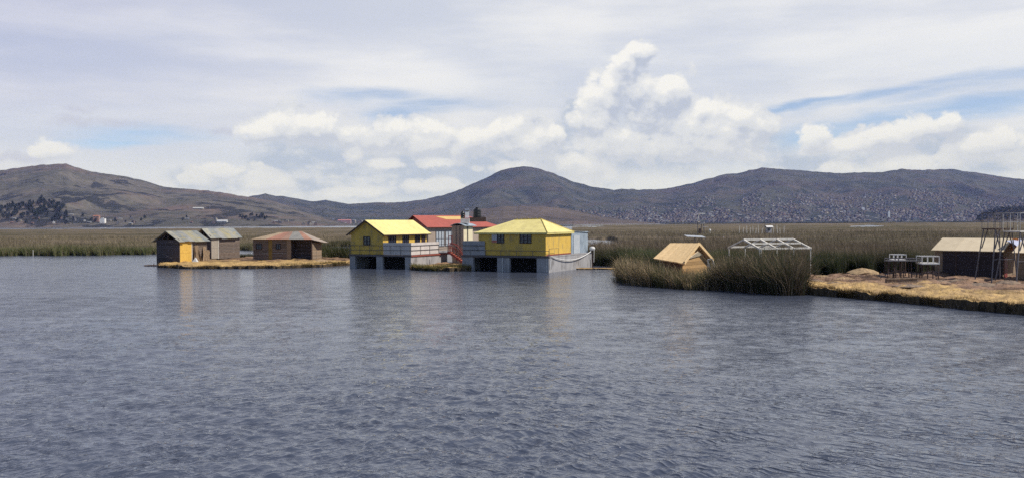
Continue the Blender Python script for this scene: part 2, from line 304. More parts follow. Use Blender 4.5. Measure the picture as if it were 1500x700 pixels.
# ------------------------------------------------------------------ materials
def leaf_mat(name, k=1.0):
    mt = bpy.data.materials.new(name); mt.use_nodes = True; nt = mt.node_tree; nt.nodes.clear(); N = NG(nt)
    out = N.n('ShaderNodeOutputMaterial'); a = N.n('ShaderNodeAttribute'); a.attribute_name = 'Col'
    d = N.n('ShaderNodeBsdfDiffuse'); t = N.n('ShaderNodeBsdfTranslucent'); mx = N.n('ShaderNodeMixShader'); mx.inputs[0].default_value = 0.25
    nt.links.new(a.outputs[0], d.inputs[0]); nt.links.new(a.outputs[0], t.inputs[0])
    nt.links.new(d.outputs[0], mx.inputs[1]); nt.links.new(t.outputs[0], mx.inputs[2]); nt.links.new(mx.outputs[0], out.inputs[0]); return mt
M_reed = leaf_mat('reed_blades'); M_leaf = leaf_mat('foliage')
M = dict(
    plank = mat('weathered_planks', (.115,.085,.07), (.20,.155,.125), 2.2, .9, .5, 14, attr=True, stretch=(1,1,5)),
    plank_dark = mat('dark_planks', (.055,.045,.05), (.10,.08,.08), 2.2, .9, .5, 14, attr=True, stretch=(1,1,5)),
    reedwall = mat('reed_matting', (.20,.145,.10), (.30,.22,.15), 5, .95, .6, 20, attr=True, stretch=(4,4,.7)),
    darkmat = mat('dark_matting', (.040,.030,.034), (.070,.054,.054), 4, .95, .5, 18, attr=True, stretch=(3,3,1)),
    door_y = mat('yellow_door_paint', (.66,.41,.085), (.57,.34,.07), 3, .55, .15, 9),
    door_o = mat('dull_yellow_paint', (.28,.18,.04), (.20,.13,.04), 3, .7),
    door_p = mat('pale_door', (.36,.30,.24), (.29,.25,.20), 3, .7),
    yellow = mat('yellow_wall_paint', (.66,.425,.08), (.58,.37,.075), 1.3, .75, .15, 12, stretch=(1,1,.45), stain=((.30,.23,.11),1.6,.50,.6)),
    yroof = mat('yellow_roof_paint', (.74,.63,.24), (.64,.54,.20), 1.6, .5, .2, 8, attr=True, stain=((.48,.39,.20),2.1,.54,.55)),
    yedge = mat('yellow_roof_edge', (.42,.31,.06), rough=.6),
    rroof = mat('red_roof', (.38,.095,.07), (.31,.08,.06), 2.0, .6, .2, 9, attr=True, stain=((.26,.09,.07),2.2,.6,.4)),
    skylt = mat('skylight_sheet', (.62,.42,.15), (.55,.36,.14), 2, .5),
    concrete = mat('concrete', (.36,.345,.34), (.27,.26,.265), 1.4, .9, .3, 11, stretch=(1,1,.5), stain=((.13,.12,.11),1.5,.52,.65)),
    soffit = mat('slab_edge', (.10,.085,.085), (.14,.12,.12), 3, .9),
    bay_shade = mat('shade_dark_concrete', (.022,.022,.026), (.04,.038,.04), 2, .9),  # concrete coloured near black to paint the shade inside the open bays
    redoxide = mat('red_oxide_edge', (.27,.07,.045), (.20,.06,.05), 3, .7),
    parapet = mat('pale_parapet', (.60,.54,.50), (.50,.45,.42), 1.5, .8, .2, 10, stain=((.34,.30,.29),2,.6,.4)),
    rail = mat('grey_rail', (.12,.115,.12), rough=.5, metal=.4),
    frame = mat('dark_window_frame', (.035,.018,.02), rough=.6),
    glass = mat('window_glass', (.018,.025,.045), rough=.12, spec=.6),
    shutter = mat('window_panel_pale', (.45,.42,.42), rough=.5),
    cream = mat('sunlit_beige_render', (.70,.62,.42), (.62,.54,.37), 1.5, .85, stain=((.45,.36,.25),2,.62,.4)),  # brighter copy of the beige render, sunlight painted into the tower's side
    beige = mat('beige_render', (.42,.33,.26), (.36,.28,.22), 1.4, .85, stain=((.28,.2,.16),2,.62,.4)),
    glazing = mat('greenhouse_sheet', (.38,.41,.44), (.46,.48,.50), 2.2, .35, spec=.5),
    redmetal = mat('red_painted_steel', (.24,.045,.04), (.17,.035,.03), 4, .5, metal=.1),
    redstep = mat('red_stair_step', (.52,.17,.11), (.42,.13,.09), 4, .7),
    tank = mat('black_tank_plastic', (.012,.012,.015), rough=.35, spec=.5),
    steel = mat('stainless_steel', (.55,.57,.60), rough=.3, metal=.8),
    galv = corrugated('galvanised_wall', (.42,.48,.54), (.30,.35,.40), 'Y', .22, .45, .35),
    galvx = corrugated('galvanised_wall_front', (.42,.48,.54), (.30,.35,.40), 'X', .22, .45, .35),
    tin = corrugated('tin_roof', (.29,.28,.255), (.20,.205,.20), 'Y', .2, .5, .15, stain=((.36,.29,.12),1.3,.52,.75)),
    tinx = corrugated('rust_roof', (.36,.30,.25), (.28,.24,.21), 'X', .2, .6, .1, stain=((.17,.12,.10),1.5,.58,.4)),
    white = mat('white_paint', (.72,.70,.66), (.60,.58,.55), 4, .6),
    tarp = mat('white_tarp', (.55,.55,.55), rough=.7),
    straw_roof = mat('straw_roof', (.76,.54,.29), (.62,.43,.22), 3.5, .95, .6, 18, attr=True, stretch=(1,1,3), stain=((.36,.24,.10),4,.6,.5)),
    cream_roof = mat('cream_sheet_roof', (.70,.58,.40), (.62,.51,.35), 1.5, .7, .3, 9, attr=True, stain=((.34,.26,.17),1.8,.6,.5)),
    whitewood = mat('bleached_timber', (.74,.70,.63), (.58,.54,.47), 5, .8, .2, 20),
    greysteel = mat('grey_steel', (.17,.17,.19), (.12,.10,.10), 5, .55, metal=.3),
    palesteel = mat('pale_steel', (.42,.42,.42), (.32,.31,.31), 5, .5, metal=.2),
    darkwood = mat('dark_wood', (.07,.045,.04), (.11,.075,.06), 6, .9, .3, 20),
    bluetarp = mat('blue_grey_tarp', (.32,.34,.46), (.42,.44,.55), 2.5, .6, .5, 5),
    orange = mat('orange_cloth', (.60,.25,.06), (.52,.20,.05), 3, .8, .4, 6),
    straw_pile = mat('piled_straw', (.44,.31,.17), (.25,.17,.10), 4, 1, 1.0, 14, detail=8, dist=.05),
    litter = mat('trampled_litter', (.15,.11,.09), (.30,.22,.15), 5, 1, 1.0, 16, detail=8, dist=.05),
    trunk = mat('bark', (.10,.075,.055), (.15,.11,.08), 8, .95),
)

# ------------------------------------------------------------------ haze
def make_haze():
    mb = MB().box(-12800, 12800, -12800, 12800, -3, 720)
    mt = bpy.data.materials.new('lake_haze'); mt.use_nodes = True; nt = mt.node_tree; nt.nodes.clear(); N = NG(nt)
    out = N.n('ShaderNodeOutputMaterial'); v = N.n('ShaderNodeVolumePrincipled')
    v.inputs['Color'].default_value = (.40,.47,1.0,1); v.inputs['Density'].default_value = HAZE; v.inputs['Absorption Color'].default_value = (1,1,1,1); v.inputs['Anisotropy'].default_value = 0.0
    nt.links.new(v.outputs[0], out.inputs['Volume'])
    tag(mb.build('haze', mt), 'thin bluish air haze over the lake and hills', 'haze', kind='stuff')
HAZE = 3.7e-5
make_haze()

# ------------------------------------------------------------------ water
def make_water():
    az = np.concatenate([np.linspace(R(-37), R(37), 1000), np.linspace(R(37), R(323), 62)[1:-1]])
    inv = np.linspace(1/9.5, 1/300.0, 950); r = np.concatenate([[0.5, 3, 6], 1/inv, [340,400,500,650,850,1200,1700,2500,4000,6500,9000,12000]])
    A, RR = np.meshgrid(az, r); x = RR*np.sin(A); y = RR*np.cos(A); z = np.zeros_like(x)
    dr = np.gradient(r)[:,None]
    wr = np.random.default_rng(3); dirs = R(100)        # wind blowing roughly towards the viewer, a little from the left
    patch = 0.75+0.45*fbm(x/9, y/16, 3, 5)
    for i in range(72):
        lam = 0.24*(1.7/0.24)**(wr.random()**1.35)
        th = R(264)+(0.55 if i % 3 else -0.60)*(1 if i % 5 else 0)+wr.normal(0, 0.28); k = 2*math.pi/lam; amp = 0.0056*lam**0.80*wr.uniform(.5,1.3)
        ph = wr.random()*6.28; warp = 0.5*fbm(x/5, y/5, 2, i)
        fade = np.clip((lam/dr-2.2)/3.0, 0, 1)
        s = np.sin(k*(x*math.cos(th)+y*math.sin(th))+ph+warp*1.6)
        z += amp*fade*(np.abs(s+0.15)**1.0*np.sign(s+.15) if i % 2 else (1-2*np.abs(np.sin(0.5*(k*(x*math.cos(th)+y*math.sin(th))+ph+warp)))**0.8))
    z *= patch*np.clip((RR-1)/6, 0, 1)
    z -= 0.0
    V = np.stack([x, y, z], -1).reshape(-1,3); Q = grid_quads(*A.shape, wrap=True)
    V = np.concatenate([V, [[0,0,0]]]); far = np.append(np.clip((RR.ravel()-16)/60, 0, 1), 0)
    nc = len(az); c = len(V)-1
    o = np_mesh('water', V, Q, water_mat(), None, True, {'far': far})
    tag(o, 'rippled grey blue lake water', 'water', kind='structure')
def water_mat():
    mt = bpy.data.materials.new('lake_water'); mt.use_nodes = True; nt = mt.node_tree; nt.nodes.clear(); N = NG(nt)
    out = N.n('ShaderNodeOutputMaterial'); b = N.n('ShaderNodeBsdfPrincipled')
    b.inputs['Base Color'].default_value = (.062,.073,.104,1); b.inputs['Roughness'].default_value = 0.08; b.inputs['IOR'].default_value = 1.42
    nt.links.new(b.outputs[0], out.inputs[0])
    P = N.n('ShaderNodeTexCoord').outputs['Object']; at = N.n('ShaderNodeAttribute'); at.attribute_name = 'far'; far = at.outputs['Fac']
    nt.links.new(N.m('ADD', 0.05, N.m('MULTIPLY', far, 0.09)), b.inputs['Roughness'])
    def train(ang, along, across, sc, seed, det=2.0):               # short-crested ripples running across the heading ang, crests pinched
        vr = N.n('ShaderNodeVectorRotate', rotation_type='Z_AXIS'); N.put(vr.inputs['Vector'], P); vr.inputs['Angle'].default_value = ang
        n = N.noise(N.v('ADD', N.v('MULTIPLY', vr.outputs[0], (along, across, 1)), (seed, seed*.7, 0)), sc, det, .55, dist=.25)
        return N.m('POWER', N.m('MAXIMUM', N.m('SUBTRACT', 1.0, N.m('MULTIPLY', N.m('ABSOLUTE', N.m('SUBTRACT', n, 0.5)), 3.2)), 0.0), 3.0)
    a1 = train(R(33), .34, 1.25, 2.5, 3.0); a2 = train(R(-30), .36, 1.35, 2.9, 11.0); a3 = train(R(4), .5, 1.5, 6.5, 23.0)
    n1 = N.noise(N.v('MULTIPLY', P, (1.0,1.7,1)), 9.0, 3, 0.6)
    n3 = N.noise(N.v('MULTIPLY', P, (0.35,1.0,1)), 0.07, 4, 0.55)           # gust patches
    X_, Y_, _z = N.sep(P); wr = N.ss(N.m('DIVIDE', X_, N.m('MAXIMUM', Y_, 1.0)), -0.4, 0.4)
    big = N.m('ADD', N.m('MULTIPLY', a1, N.m('ADD', .30, wr)), N.m('MULTIPLY', a2, N.m('SUBTRACT', 1.15, wr)))
    big = N.m('MULTIPLY', big, N.m('ADD', 0.050, N.m('MULTIPLY', far, -0.006)))
    h = N.m('ADD', big, N.m('ADD', N.m('MULTIPLY', a3, 0.006), N.m('MULTIPLY', n1, 0.004)))
    h = N.m('MULTIPLY', h, N.ss(n3, .3, .7, 0.72, 1.28))
    n4 = N.noise(N.v('MULTIPLY', P, (0.55,0.80,1)), 0.9, 5, 0.62)          # sets of waves a few metres across
    h = N.m('MULTIPLY', N.m('MULTIPLY', h, N.m('SUBTRACT', 0.72, N.m('MULTIPLY', far, 0.46))), N.ss(n4, .38, .66, 0.40, 1.5))
    bp = N.n('ShaderNodeBump'); bp.inputs['Strength'].default_value = 1.0; bp.inputs['Distance'].default_value = 1.0
    nt.links.new(h, bp.inputs['Height']); nt.links.new(bp.outputs[0], b.inputs['Normal']); return mt
make_water()

# ------------------------------------------------------------------ hills
def hill_mat(name, dark, mid, red, tree, tl=0.60, bumpd=14):
    mt = bpy.data.materials.new(name); mt.use_nodes = True; nt = mt.node_tree; nt.nodes.clear(); N = NG(nt)
    out = N.n('ShaderNodeOutputMaterial'); b = N.n('ShaderNodeBsdfPrincipled'); b.inputs['Roughness'].default_value = 1; b.inputs['Specular IOR Level'].default_value = .05
    nt.links.new(b.outputs[0], out.inputs[0]); P = N.n('ShaderNodeTexCoord').outputs['Object']
    c = N.mix(N.ss(N.noise(P, .0035, 8, .62), .38, .62), dark, mid)
    c = N.mix(N.ss(N.noise(N.v('ADD', P, (900,0,0)), .0022, 7, .65), .47, .66, 0, .75), c, red)
    c = N.mix(N.ss(N.noise(P, .022, 7, .72), .38, .66, 0, .8), c, N.mix(1, c, (.50,.52,.58), 'MULTIPLY'))
    x, y, z = N.sep(P)
    tn = N.m('SUBTRACT', N.noise(N.v('MULTIPLY', N.v('ADD', P, (0,3000,0)), (1,.6,1.5)), .0075, 7, .66), N.m('MULTIPLY', z, .00022))
    c = N.mix(N.ss(tn, tl, tl+.045, 0, .85), c, tree)
    N.put(b.inputs['Base Color'], c)
    bp = N.n('ShaderNodeBump'); bp.inputs['Strength'].default_value = .8; bp.inputs['Distance'].default_value = bumpd
    nt.links.new(N.noise(P, .009, 8, .68), bp.inputs['Height']); nt.links.new(bp.outputs[0], b.inputs['Normal']); return mt
class Hill:
    def __init__(s, prof, Db, Dr, Dback, seed, rough=1.0, pw=1.15):
        s.px = [a for a, b in prof]; s.py = [b for a, b in prof]; s.Db, s.Dr, s.Dk, s.seed, s.rough, s.pw = Db, Dr, Dback, seed, rough, pw
    def z(s, a, r):                                   # a: tangent of the bearing, r: depth (world Y)
        p = 750+F*a; y = np.interp(p, s.px, s.py) - .6*vnoise(p/9., p*0, s.seed) - .35*vnoise(p/3., p*0, s.seed+3)
        zr = np.maximum(0, (350-22.6-(p-750)*ROLL - y)/F*s.Dr)
        dr = s.Dr*(1+.05*vnoise(a*7, a*0, s.seed+5)); t = (r-s.Db)/(dr-s.Db)
        X_ = a*r
        spur = fbm(X_/520+.35*fbm(X_/900, r/900, 2, s.seed+20), r/1500, 4, s.seed+7)
        spur = 1-np.abs(spur)*1.6
        up = np.clip(t, 0, 1); dn = np.clip((r-dr)/(s.Dk-dr), 0, 1)
        env = np.where(t < 1, up**s.pw, 1-dn**1.3)
        amp = np.where(t < 1, 4*up*(1-up), 0)
        return zr*np.clip(env + s.rough*.10*amp*(spur-.5), 0, None)*np.where(t < 0, 0, 1) + np.where(t<0, -2, 0.8)
    def build(s, name, mt, label, p0, p1, nc, nr):
        a = (np.linspace(p0, p1, nc)-750)/F; t = np.linspace(0, 1, nr)
        rr = np.concatenate([[s.Db-60], s.Db+(s.Dr*1.06-s.Db)*t, s.Dr*1.06+(s.Dk-s.Dr*1.06)*np.linspace(.1,1,14)])
        A, RR = np.meshgrid(a, rr); Z = s.z(A, RR)
        # pointwise distance is depth Y; elevation is measured with Y as in the pinhole
        V = np.stack([A*RR, RR, Z], -1).reshape(-1,3); V[:,2] += 0
        o = np_mesh(name, V, grid_quads(*A.shape), mt, None, True)
        return tag(o, label, 'hills', kind='structure')
sil = [(340,289),(374,287),(389,284.5),(408,288),(419,288.6),(434,292),(460,295.4),(478,293.6),(490,296),(510,299),(530,298),(560,296.5),(585,296.5),(620,292.5),(650,286.5),(680,276.5),(710,264),(735,252.5),(755,247.8),(775,247),(795,251),(815,257.5),(840,267),(867,274.5),(899,278.5),(912,276.5),(939,278.5),(973,277),(1008,270.5),(1035,262.5),(1067,255),(1080,254.5),(1115,246.5),(1147,249),(1200,253.3),(1240,255),(1262,254.2),(1290,254.7),(1320,249),(1355,249),(1392,246),(1430,250),(1470,255.5),(1500,260),(1560,266),(1700,262),(1900,280),(2200,300)]
far_hill = Hill([(-100,322),(200,312),(330,296)]+sil[1:], 4600, 7600, 10800, 11, 1.1, 1.0)
left_sil = [(-500,300),(-300,285),(-150,262),(-60,253),(0,246),(48,239),(85,236),(99,235.6),(112,240.5),(133,246.5),(171,252),(211,260),(240,270.5),(267,273),(307,277),(347,284),(373,288),(400,293),(440,305),(480,318),(520,330),(560,334)]
left_hill = Hill(left_sil, 2500, 4300, 6000, 31, 1.5, 1.0)
knoll_sil = [(560,332),(620,322),(670,312),(700,306),(730,302.5),(770,301.5),(810,303),(845,308),(880,316),(930,322),(990,329),(1010,332)]
knoll = Hill(knoll_sil, 3300, 4100, 4600, 51, .5, .9)
M_far = hill_mat('far_hill_scrub', (.040,.048,.040), (.078,.078,.060), (.095,.074,.062), (.018,.026,.024), .52, 26)
M_lefth = hill_mat('left_hill_scrub', (.082,.080,.068), (.132,.118,.097), (.165,.115,.098), (.016,.020,.022), .505, 18)
M_knoll = hill_mat('knoll_earth', (.075,.062,.048), (.12,.095,.075), (.14,.10,.08), (.035,.038,.03), .64, 6)
far_hill.build('hills', M_far, 'long bare blue grey range behind the lake town', -120, 2150, 620, 90)
left_hill.build('hills', M_lefth, 'brown hillside with dark wood patches at the left', -480, 560, 420, 90)
knoll.build('hills', M_knoll, 'low bare brown knoll in front of the range', 555, 1012, 160, 30)

# ------------------------------------------------------------------ reed beds
def bed_mat():
    mt = bpy.data.materials.new('reed_bed_mass'); mt.use_nodes = True; nt = mt.node_tree; nt.nodes.clear(); N = NG(nt)
    out = N.n('ShaderNodeOutputMaterial'); b = N.n('ShaderNodeBsdfPrincipled'); b.inputs['Roughness'].default_value = 1; b.inputs['Specular IOR Level'].default_value = .05
    nt.links.new(b.outputs[0], out.inputs[0]); P = N.n('ShaderNodeTexCoord').outputs['Object']
    big = N.noise(N.v('MULTIPLY', P, (.5,1,1)), .012, 6, .62)
    c = N.mix(N.ss(big, .38, .62), (.095,.082,.050), (.185,.145,.105))
    c = N.mix(N.ss(N.noise(N.v('MULTIPLY', N.v('ADD', P, (70,0,0)), (.4,1,1)), .02, 5, .6), .52, .68, 0, .7), c, (.075,.072,.045))
    c = N.mix(N.ss(N.noise(N.v('MULTIPLY', P, (1,.8,1)), .55, 5, .7), .35, .7, 0, .65), c, N.mix(1, c, (.45,.45,.45), 'MULTIPLY'))
    N.put(b.inputs['Base Color'], c)
    bp = N.n('ShaderNodeBump'); bp.inputs['Strength'].default_value = 1; bp.inputs['Distance'].default_value = .5
    nt.links.new(N.noise(P, 1.3, 5, .7), bp.inputs['Height']); nt.links.new(bp.outputs[0], b.inputs['Normal']); return mt
M_bed = bed_mat()
class Bed:
    def __init__(s, edge, far, holes=(), seed=0):
        pts = [(p, onz(p, y).y) for p, y in edge]; s.px = [a for a, b in pts]; s.r = [b for a, b in pts]; s.far = far; s.holes = holes; s.seed = seed
    def near(s, p): return np.interp(p, s.px, s.r)*(1+.012*vnoise(p/14., p*0, s.seed)+.006*vnoise(p/4., p*0, s.seed+1))
    def ground(s, p, r):
        e = r-s.near(p); fr = np.interp(p, *s.far)
        X_ = (p-750)/F*r
        z = 1.05+.28*fbm(X_/9, r/13, 3, s.seed)+.35*fbm(X_/60, r/60, 2, s.seed+4)
        z = z*np.clip(e/2.0, 0, 1)**.5*np.clip((fr-r)/20, 0, 1)-.25*(e <= .05)
        for (p0, p1, r0, r1) in s.holes:
            i0, i1 = 1/r1, 1/r0; u_ = (p-(p0+p1)/2)/((p1-p0)/2); v_ = (1/r-(i0+i1)/2)/((i1-i0)/2)
            inside = np.clip((1-u_*u_-v_*v_+.5*fbm(p/16., 900/r, 3, s.seed+9))*5, 0, 1); z = z*(1-inside)-.4*inside
        return z
    def build(s, label, p0, p1, nc, nr):
        p = np.linspace(p0, p1, nc); P_, T = np.meshgrid(p, np.linspace(0, 1, nr))
        n = s.near(P_); f = np.interp(P_, *s.far); r = 1/((1/n)*(1-T)+(1/f)*T); r[0] = n[0]; r = np.where(T < 1e-9, n, r)
        z = s.ground(P_, r); z[0] = -.3; z[-1] = -.3
        V = np.stack([(P_-750)/F*r, r, z], -1).reshape(-1,3)
        return tag(np_mesh('reed_bed', V, grid_quads(nr, nc), M_bed, None, True), label, 'reeds', kind='stuff')
    def sprinkle(s, label, n, p0, p1, rmax, colf, hm=1.0, edge=0.35):
        p = rng.uniform(p0, p1, n); u = rng.random(n); near = s.near(p)
        r = np.where(rng.random(n) < edge, near+np.abs(rng.normal(0, 1.6, n))*near/110, 1/((1/near)*(1-u)+u/np.minimum(rmax, np.interp(p, *s.far))))
        z = s.ground(p, r); k = (z > .25) | (r-near < 1.2)
        p, r, z, near = p[k], r[k], z[k], near[k]; n = len(p)
        H = (1.25+.35*rng.random(n))*hm*(1+.25*vnoise((p-750)/F*r/3.5, r/5, s.seed+2)); base = np.maximum(z-.75, -.1)
        W = .030+.00030*r*rng.uniform(.6,1.3,n)
        X_ = (p-750)/F*r; cb, ct = colf(X_, r, (r-near), n)
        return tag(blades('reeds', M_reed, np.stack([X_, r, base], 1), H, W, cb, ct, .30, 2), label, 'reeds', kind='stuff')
def reed_cols(green=(.080,.088,.038), brown=(.215,.168,.115), dead=(.30,.23,.15), gk=14., gb=0.0):
    green, brown, dead = map(np.array, (green, brown, dead))
    def f(x, r, e, n):
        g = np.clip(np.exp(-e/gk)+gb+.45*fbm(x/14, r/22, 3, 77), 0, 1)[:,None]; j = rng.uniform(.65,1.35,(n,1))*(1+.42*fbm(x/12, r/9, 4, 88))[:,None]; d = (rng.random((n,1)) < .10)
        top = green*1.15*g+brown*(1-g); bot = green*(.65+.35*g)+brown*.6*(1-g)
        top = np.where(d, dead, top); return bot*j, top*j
    return f
bedL = Bed([(-420,377),(-150,375.5),(0,374.5),(100,374),(180,373),(225,372.5),(280,369),(330,367),(370,366),(420,363.5),(480,361.5),(540,360),(640,359)], ([-420,200,640],[1150,1200,1200]), seed=3)
bedL.build('wide brown reed bed along the left of the lake', -420, 640, 520, 170)
bedL.sprinkle('upright green and brown reeds standing in the left reed bed', 44000, -120, 640, 300, reed_cols(gk=6.))
bedR = Bed([(838,372),(866,388.5),(905,390),(940,396),(1000,402),(1100,405),(1180,404),(1260,401),(1330,399.5),(1400,398),(1500,397),(1700,397),(1900,398)],
           ([838,1000,1300,1900],[1900,2300,2600,2600]), [(800,925,152,262),(1238,1292,620,1250),(780,905,900,1500)], seed=8)
bedR.build('wide olive brown reed bed behind the right islands', 838, 1900, 640, 230)
bedR.sprinkle('upright dark green and brown reeds standing behind the right islands', 80000, 838, 1640, 380, reed_cols((.062,.072,.036),(.165,.128,.095),(.26,.20,.14),gk=13.), 1.25)
def far_line():                                     # the dark reed fringe in front of the far shore
    mb = MB(); 
    for (p0, p1, r, z) in ((980,1900,2750,3.2),(1230,1900,2300,2.6),(560,840,1500,2.0)):
        n = 60; pr = None
        for i in range(n+1):
            p = p0+(p1-p0)*i/n; x = (p-750)/F*r; zz = z*(.75+.3*random.random())
            if pr: mb.slab([(pr[0],r,pr[1]),(x,r,zz),(x,r+160,zz*.9),(pr[0],r+160,pr[1]*.9)], 2.2)
            pr = (x, zz)
    tag(mb.build('far_reeds', mat('far_reed_green', (.028,.034,.020), (.045,.045,.028), .02, 1)), 'dark line of far reeds before the far shore', 'reeds', kind='stuff')
far_line()
bedM = Bed([(464,381.5),(480,381),(520,381),(560,381)], ([464,560],[150,150]), seed=21)
bedM.build('small dark green reed patch between plank hut and yellow house', 464, 560, 60, 40)
bedM.sprinkle('tall dark green reeds between the plank hut and the yellow house', 5000, 464, 560, 140, reed_cols(gk=60.), 1.1, .3)
bedG = Bed([(345,379),(372,379)], ([345,372],[130,130]), seed=22)
bedG.sprinkle('short green reeds between the two plank huts', 500, 350, 372, 126, reed_cols(gk=60.), .55, .3)

# ------------------------------------------------------------------ floating reed islands
def straw_mat(name, a, b, c):
    mt = mat(name, a, b, 1.6, 1.0, 1.0, 9, detail=8, dist=.06, lo=.35, hi=.62, stain=(c, 1.3, .57, .8), attr=True); return mt
M_straw = straw_mat('straw_ground', (.47,.33,.15), (.34,.23,.11), (.15,.10,.065))
M_straw2 = straw_mat('trodden_straw', (.50,.355,.17), (.34,.24,.14), (.16,.11,.08))
M_edge = mat('wet_reed_edge', (.022,.016,.012), (.10,.072,.042), 3, 1, .8, 14, stretch=(2,2,.6))
class Island:
    def __init__(s, front, back, h, seed, nu=160, nv=40, band=.45):
        s.band = band
        s.f = [onz(*q) for q in front]; s.b = [onz(q[0], q[1], h) for q in back]; s.h, s.seed, s.nu, s.nv = h, seed, nu, nv
    def pt(s, u, v):
        def poly(P, u):
            k = np.linspace(0, 1, len(P)); return np.interp(u, k, [q.x for q in P]), np.interp(u, k, [q.y for q in P])
        fx, fy = poly(s.f, u); bx, by = poly(s.b, u); return fx*(1-v)+bx*v, fy*(1-v)+by*v
    def z(s, x, y): return s.h*(1+.28*fbm(x/1.1, y/.8, 5, s.seed)+.20*fbm(x/5, y/4, 2, s.seed+3))
    def build(s, name, label, mt, edge=.25):
        U, V_ = np.meshgrid(np.linspace(0,1,s.nu), np.concatenate([[0,0], np.linspace(0,1,s.nv)**1.3, [1]]))
        x, y = s.pt(U, V_); wob = .42*fbm(x/1.1, y/1.1, 4, s.seed+9); y = y+wob*(V_ < .02)
        D = np.minimum(V_*14, (1-V_)*14); D = np.minimum(D, np.minimum(U, 1-U)*30)
        z = s.z(x, y)*(.85+.15*np.clip(D, 0, 1)); z[0] = -.35; z[1] = z[1]*(.9+.12*fbm(x[1]/.5, x[1]*0, 3, 4)); y[1] -= .04; y[0] += .05; z[-1] = -.35; z[:,0] = -.2; z[:,-1] = -.2
        Cc = s.tone(x, y, V_)
        o = np_mesh(name, np.stack([x,y,z],-1).reshape(-1,3), grid_quads(*U.shape), mt, Cc.reshape(-1,3), False)
        me = o.data; me.materials.append(M_edge); idx = np.zeros(len(me.polygons), np.int32); idx[:(s.nu-1)*2] = 1; me.polygons.foreach_set('material_index', idx)
        return tag(o, label, 'island', kind='structure')
    def tone(s, x, y, v):
        back = np.clip((v-s.band)/.10+.9*fbm(x/2.6, y/1.1, 4, s.seed+13), 0, 1)[...,None]; spot = np.clip(fbm(x/2.0, y/.7, 5, s.seed+17)*2.8+.0, 0, 1)[...,None]*np.clip((v-.5*s.band)*5,0,1)[...,None]
        C_ = np.array([1.08,1.02,.88])*(1-back)+np.array([.60,.53,.66])*back; C_ = C_*(1-spot*.9)+np.array([.18,.15,.19])*spot*.9
        return C_*(1+.14*fbm(x/.5, y/.3, 3, s.seed+30))[...,None]
    def strands(s, label, n, fringe):
        u = rng.random(n); v = np.where(rng.random(n) < fringe, np.abs(rng.normal(0, .008, n)), rng.random(n)**1.3)
        x, y = s.pt(u, v); z = s.z(x, y)*(.85+.15*np.clip(v*14,0,1)); e = v < .03; y = y-.12*e*rng.random(n); z = np.where(e, z*rng.uniform(.15,1.05,n), z)-.03
        H = np.where(e, rng.uniform(.10,.30,n), rng.uniform(.06,.20,n)); j = rng.uniform(.6,1.25,(n,1))
        base = np.where(e[:,None], np.array([.085,.060,.032]), np.array([.40,.28,.13])*s.tone(x, y, v))
        hi = z > s.h*.72; base = np.where(((rng.random(n) < .30) | hi)[:,None] & e[:,None], np.array([.36,.25,.12]), base)
        return tag(blades('straw_litter', M_reed, np.stack([x,y,z],1), H, np.full(n,.03), base*j*.8, base*j, .9, 1), label, 'straw', kind='stuff')
isl1 = Island([(232,391.3),(262,393),(300,393.6),(360,393.2),(420,392.6),(470,391),(492,389.5),(514,388)], [(240,382),(262,378),(300,376),(350,375.5),(400,375.5),(470,376),(492,377),(514,378)], .42, 1, 220, 40)
isl1.build('island_ground', 'straw covered floating reed island under the plank huts', M_straw); isl1.strands('loose straw littering the left reed island', 9000, .5)
isl2 = Island([(1168,430.5),(1200,432),(1250,436.5),(1320,443),(1400,451),(1500,460.5),(1600,471),(1700,482)], [(1168,404),(1230,402),(1300,401),(1400,398),(1500,397),(1560,397),(1620,397),(1700,397)], .62, 2, 300, 90, .20)
isl2.build('island_ground', 'straw covered floating reed island at the right', M_straw2); isl2.strands('loose straw littering the right reed island', 24000, .62)
isl3 = Island([(594,393.5),(612,396),(635,397),(660,397),(690,397)], [(630,386),(640,384),(655,383.5),(670,383.5),(690,383.5)], .45, 3, 80, 24)
isl3.build('island_ground', 'small straw islet between the two yellow houses', M_straw); 
isl4 = Island([(838,394),(866,394.3),(885,394.5),(908,394.8)], [(838,391.5),(866,391.5),(885,391.5),(908,391.5)], .12, 4, 60, 8)
isl4.build('island_ground', 'thin strip of straw at the foot of the reeds beside the yellow house', M_straw)
isl5 = Island([(903,411),(930,417),(970,420.5),(1010,424),(1060,424.5),(1100,428),(1150,432),(1186,431)], [(903,396),(940,399),(985,401),(1020,403),(1060,404),(1110,405),(1150,404),(1186,404)], .28, 5, 160, 30)
isl5.build('island_ground', 'reed grown island around the straw hut', M_straw2)

def islet_grass():
    n = 2600; u = rng.random(n); v = np.abs(rng.normal(0, .07, n)); x, y = isl3.pt(u, v); z = isl3.z(x, y)*.5-.1
    g = np.array([.10,.105,.035]); j = rng.uniform(.5,1.5,(n,1))
    tag(blades('grass', M_reed, np.stack([x,y,z],1), rng.uniform(.3,.75,n), np.full(n,.06), g*j*.6, np.array([.24,.20,.08])*j, .4, 2), 'green and yellow grass fringing the small islet', 'grass', kind='stuff')
    n = 1500; u = rng.uniform(.55,.95,n); v = np.abs(rng.normal(0,.03,n)); x, y = isl1.pt(u, v); z = isl1.z(x, y)*.4; j = rng.uniform(.5,1.4,(n,1))
    tag(blades('grass', M_reed, np.stack([x,y,z],1), rng.uniform(.2,.5,n), np.full(n,.05), g*j*.6, np.array([.17,.14,.06])*j, .4, 2), 'short green grass on the waterline of the left island', 'grass', kind='stuff')
islet_grass()
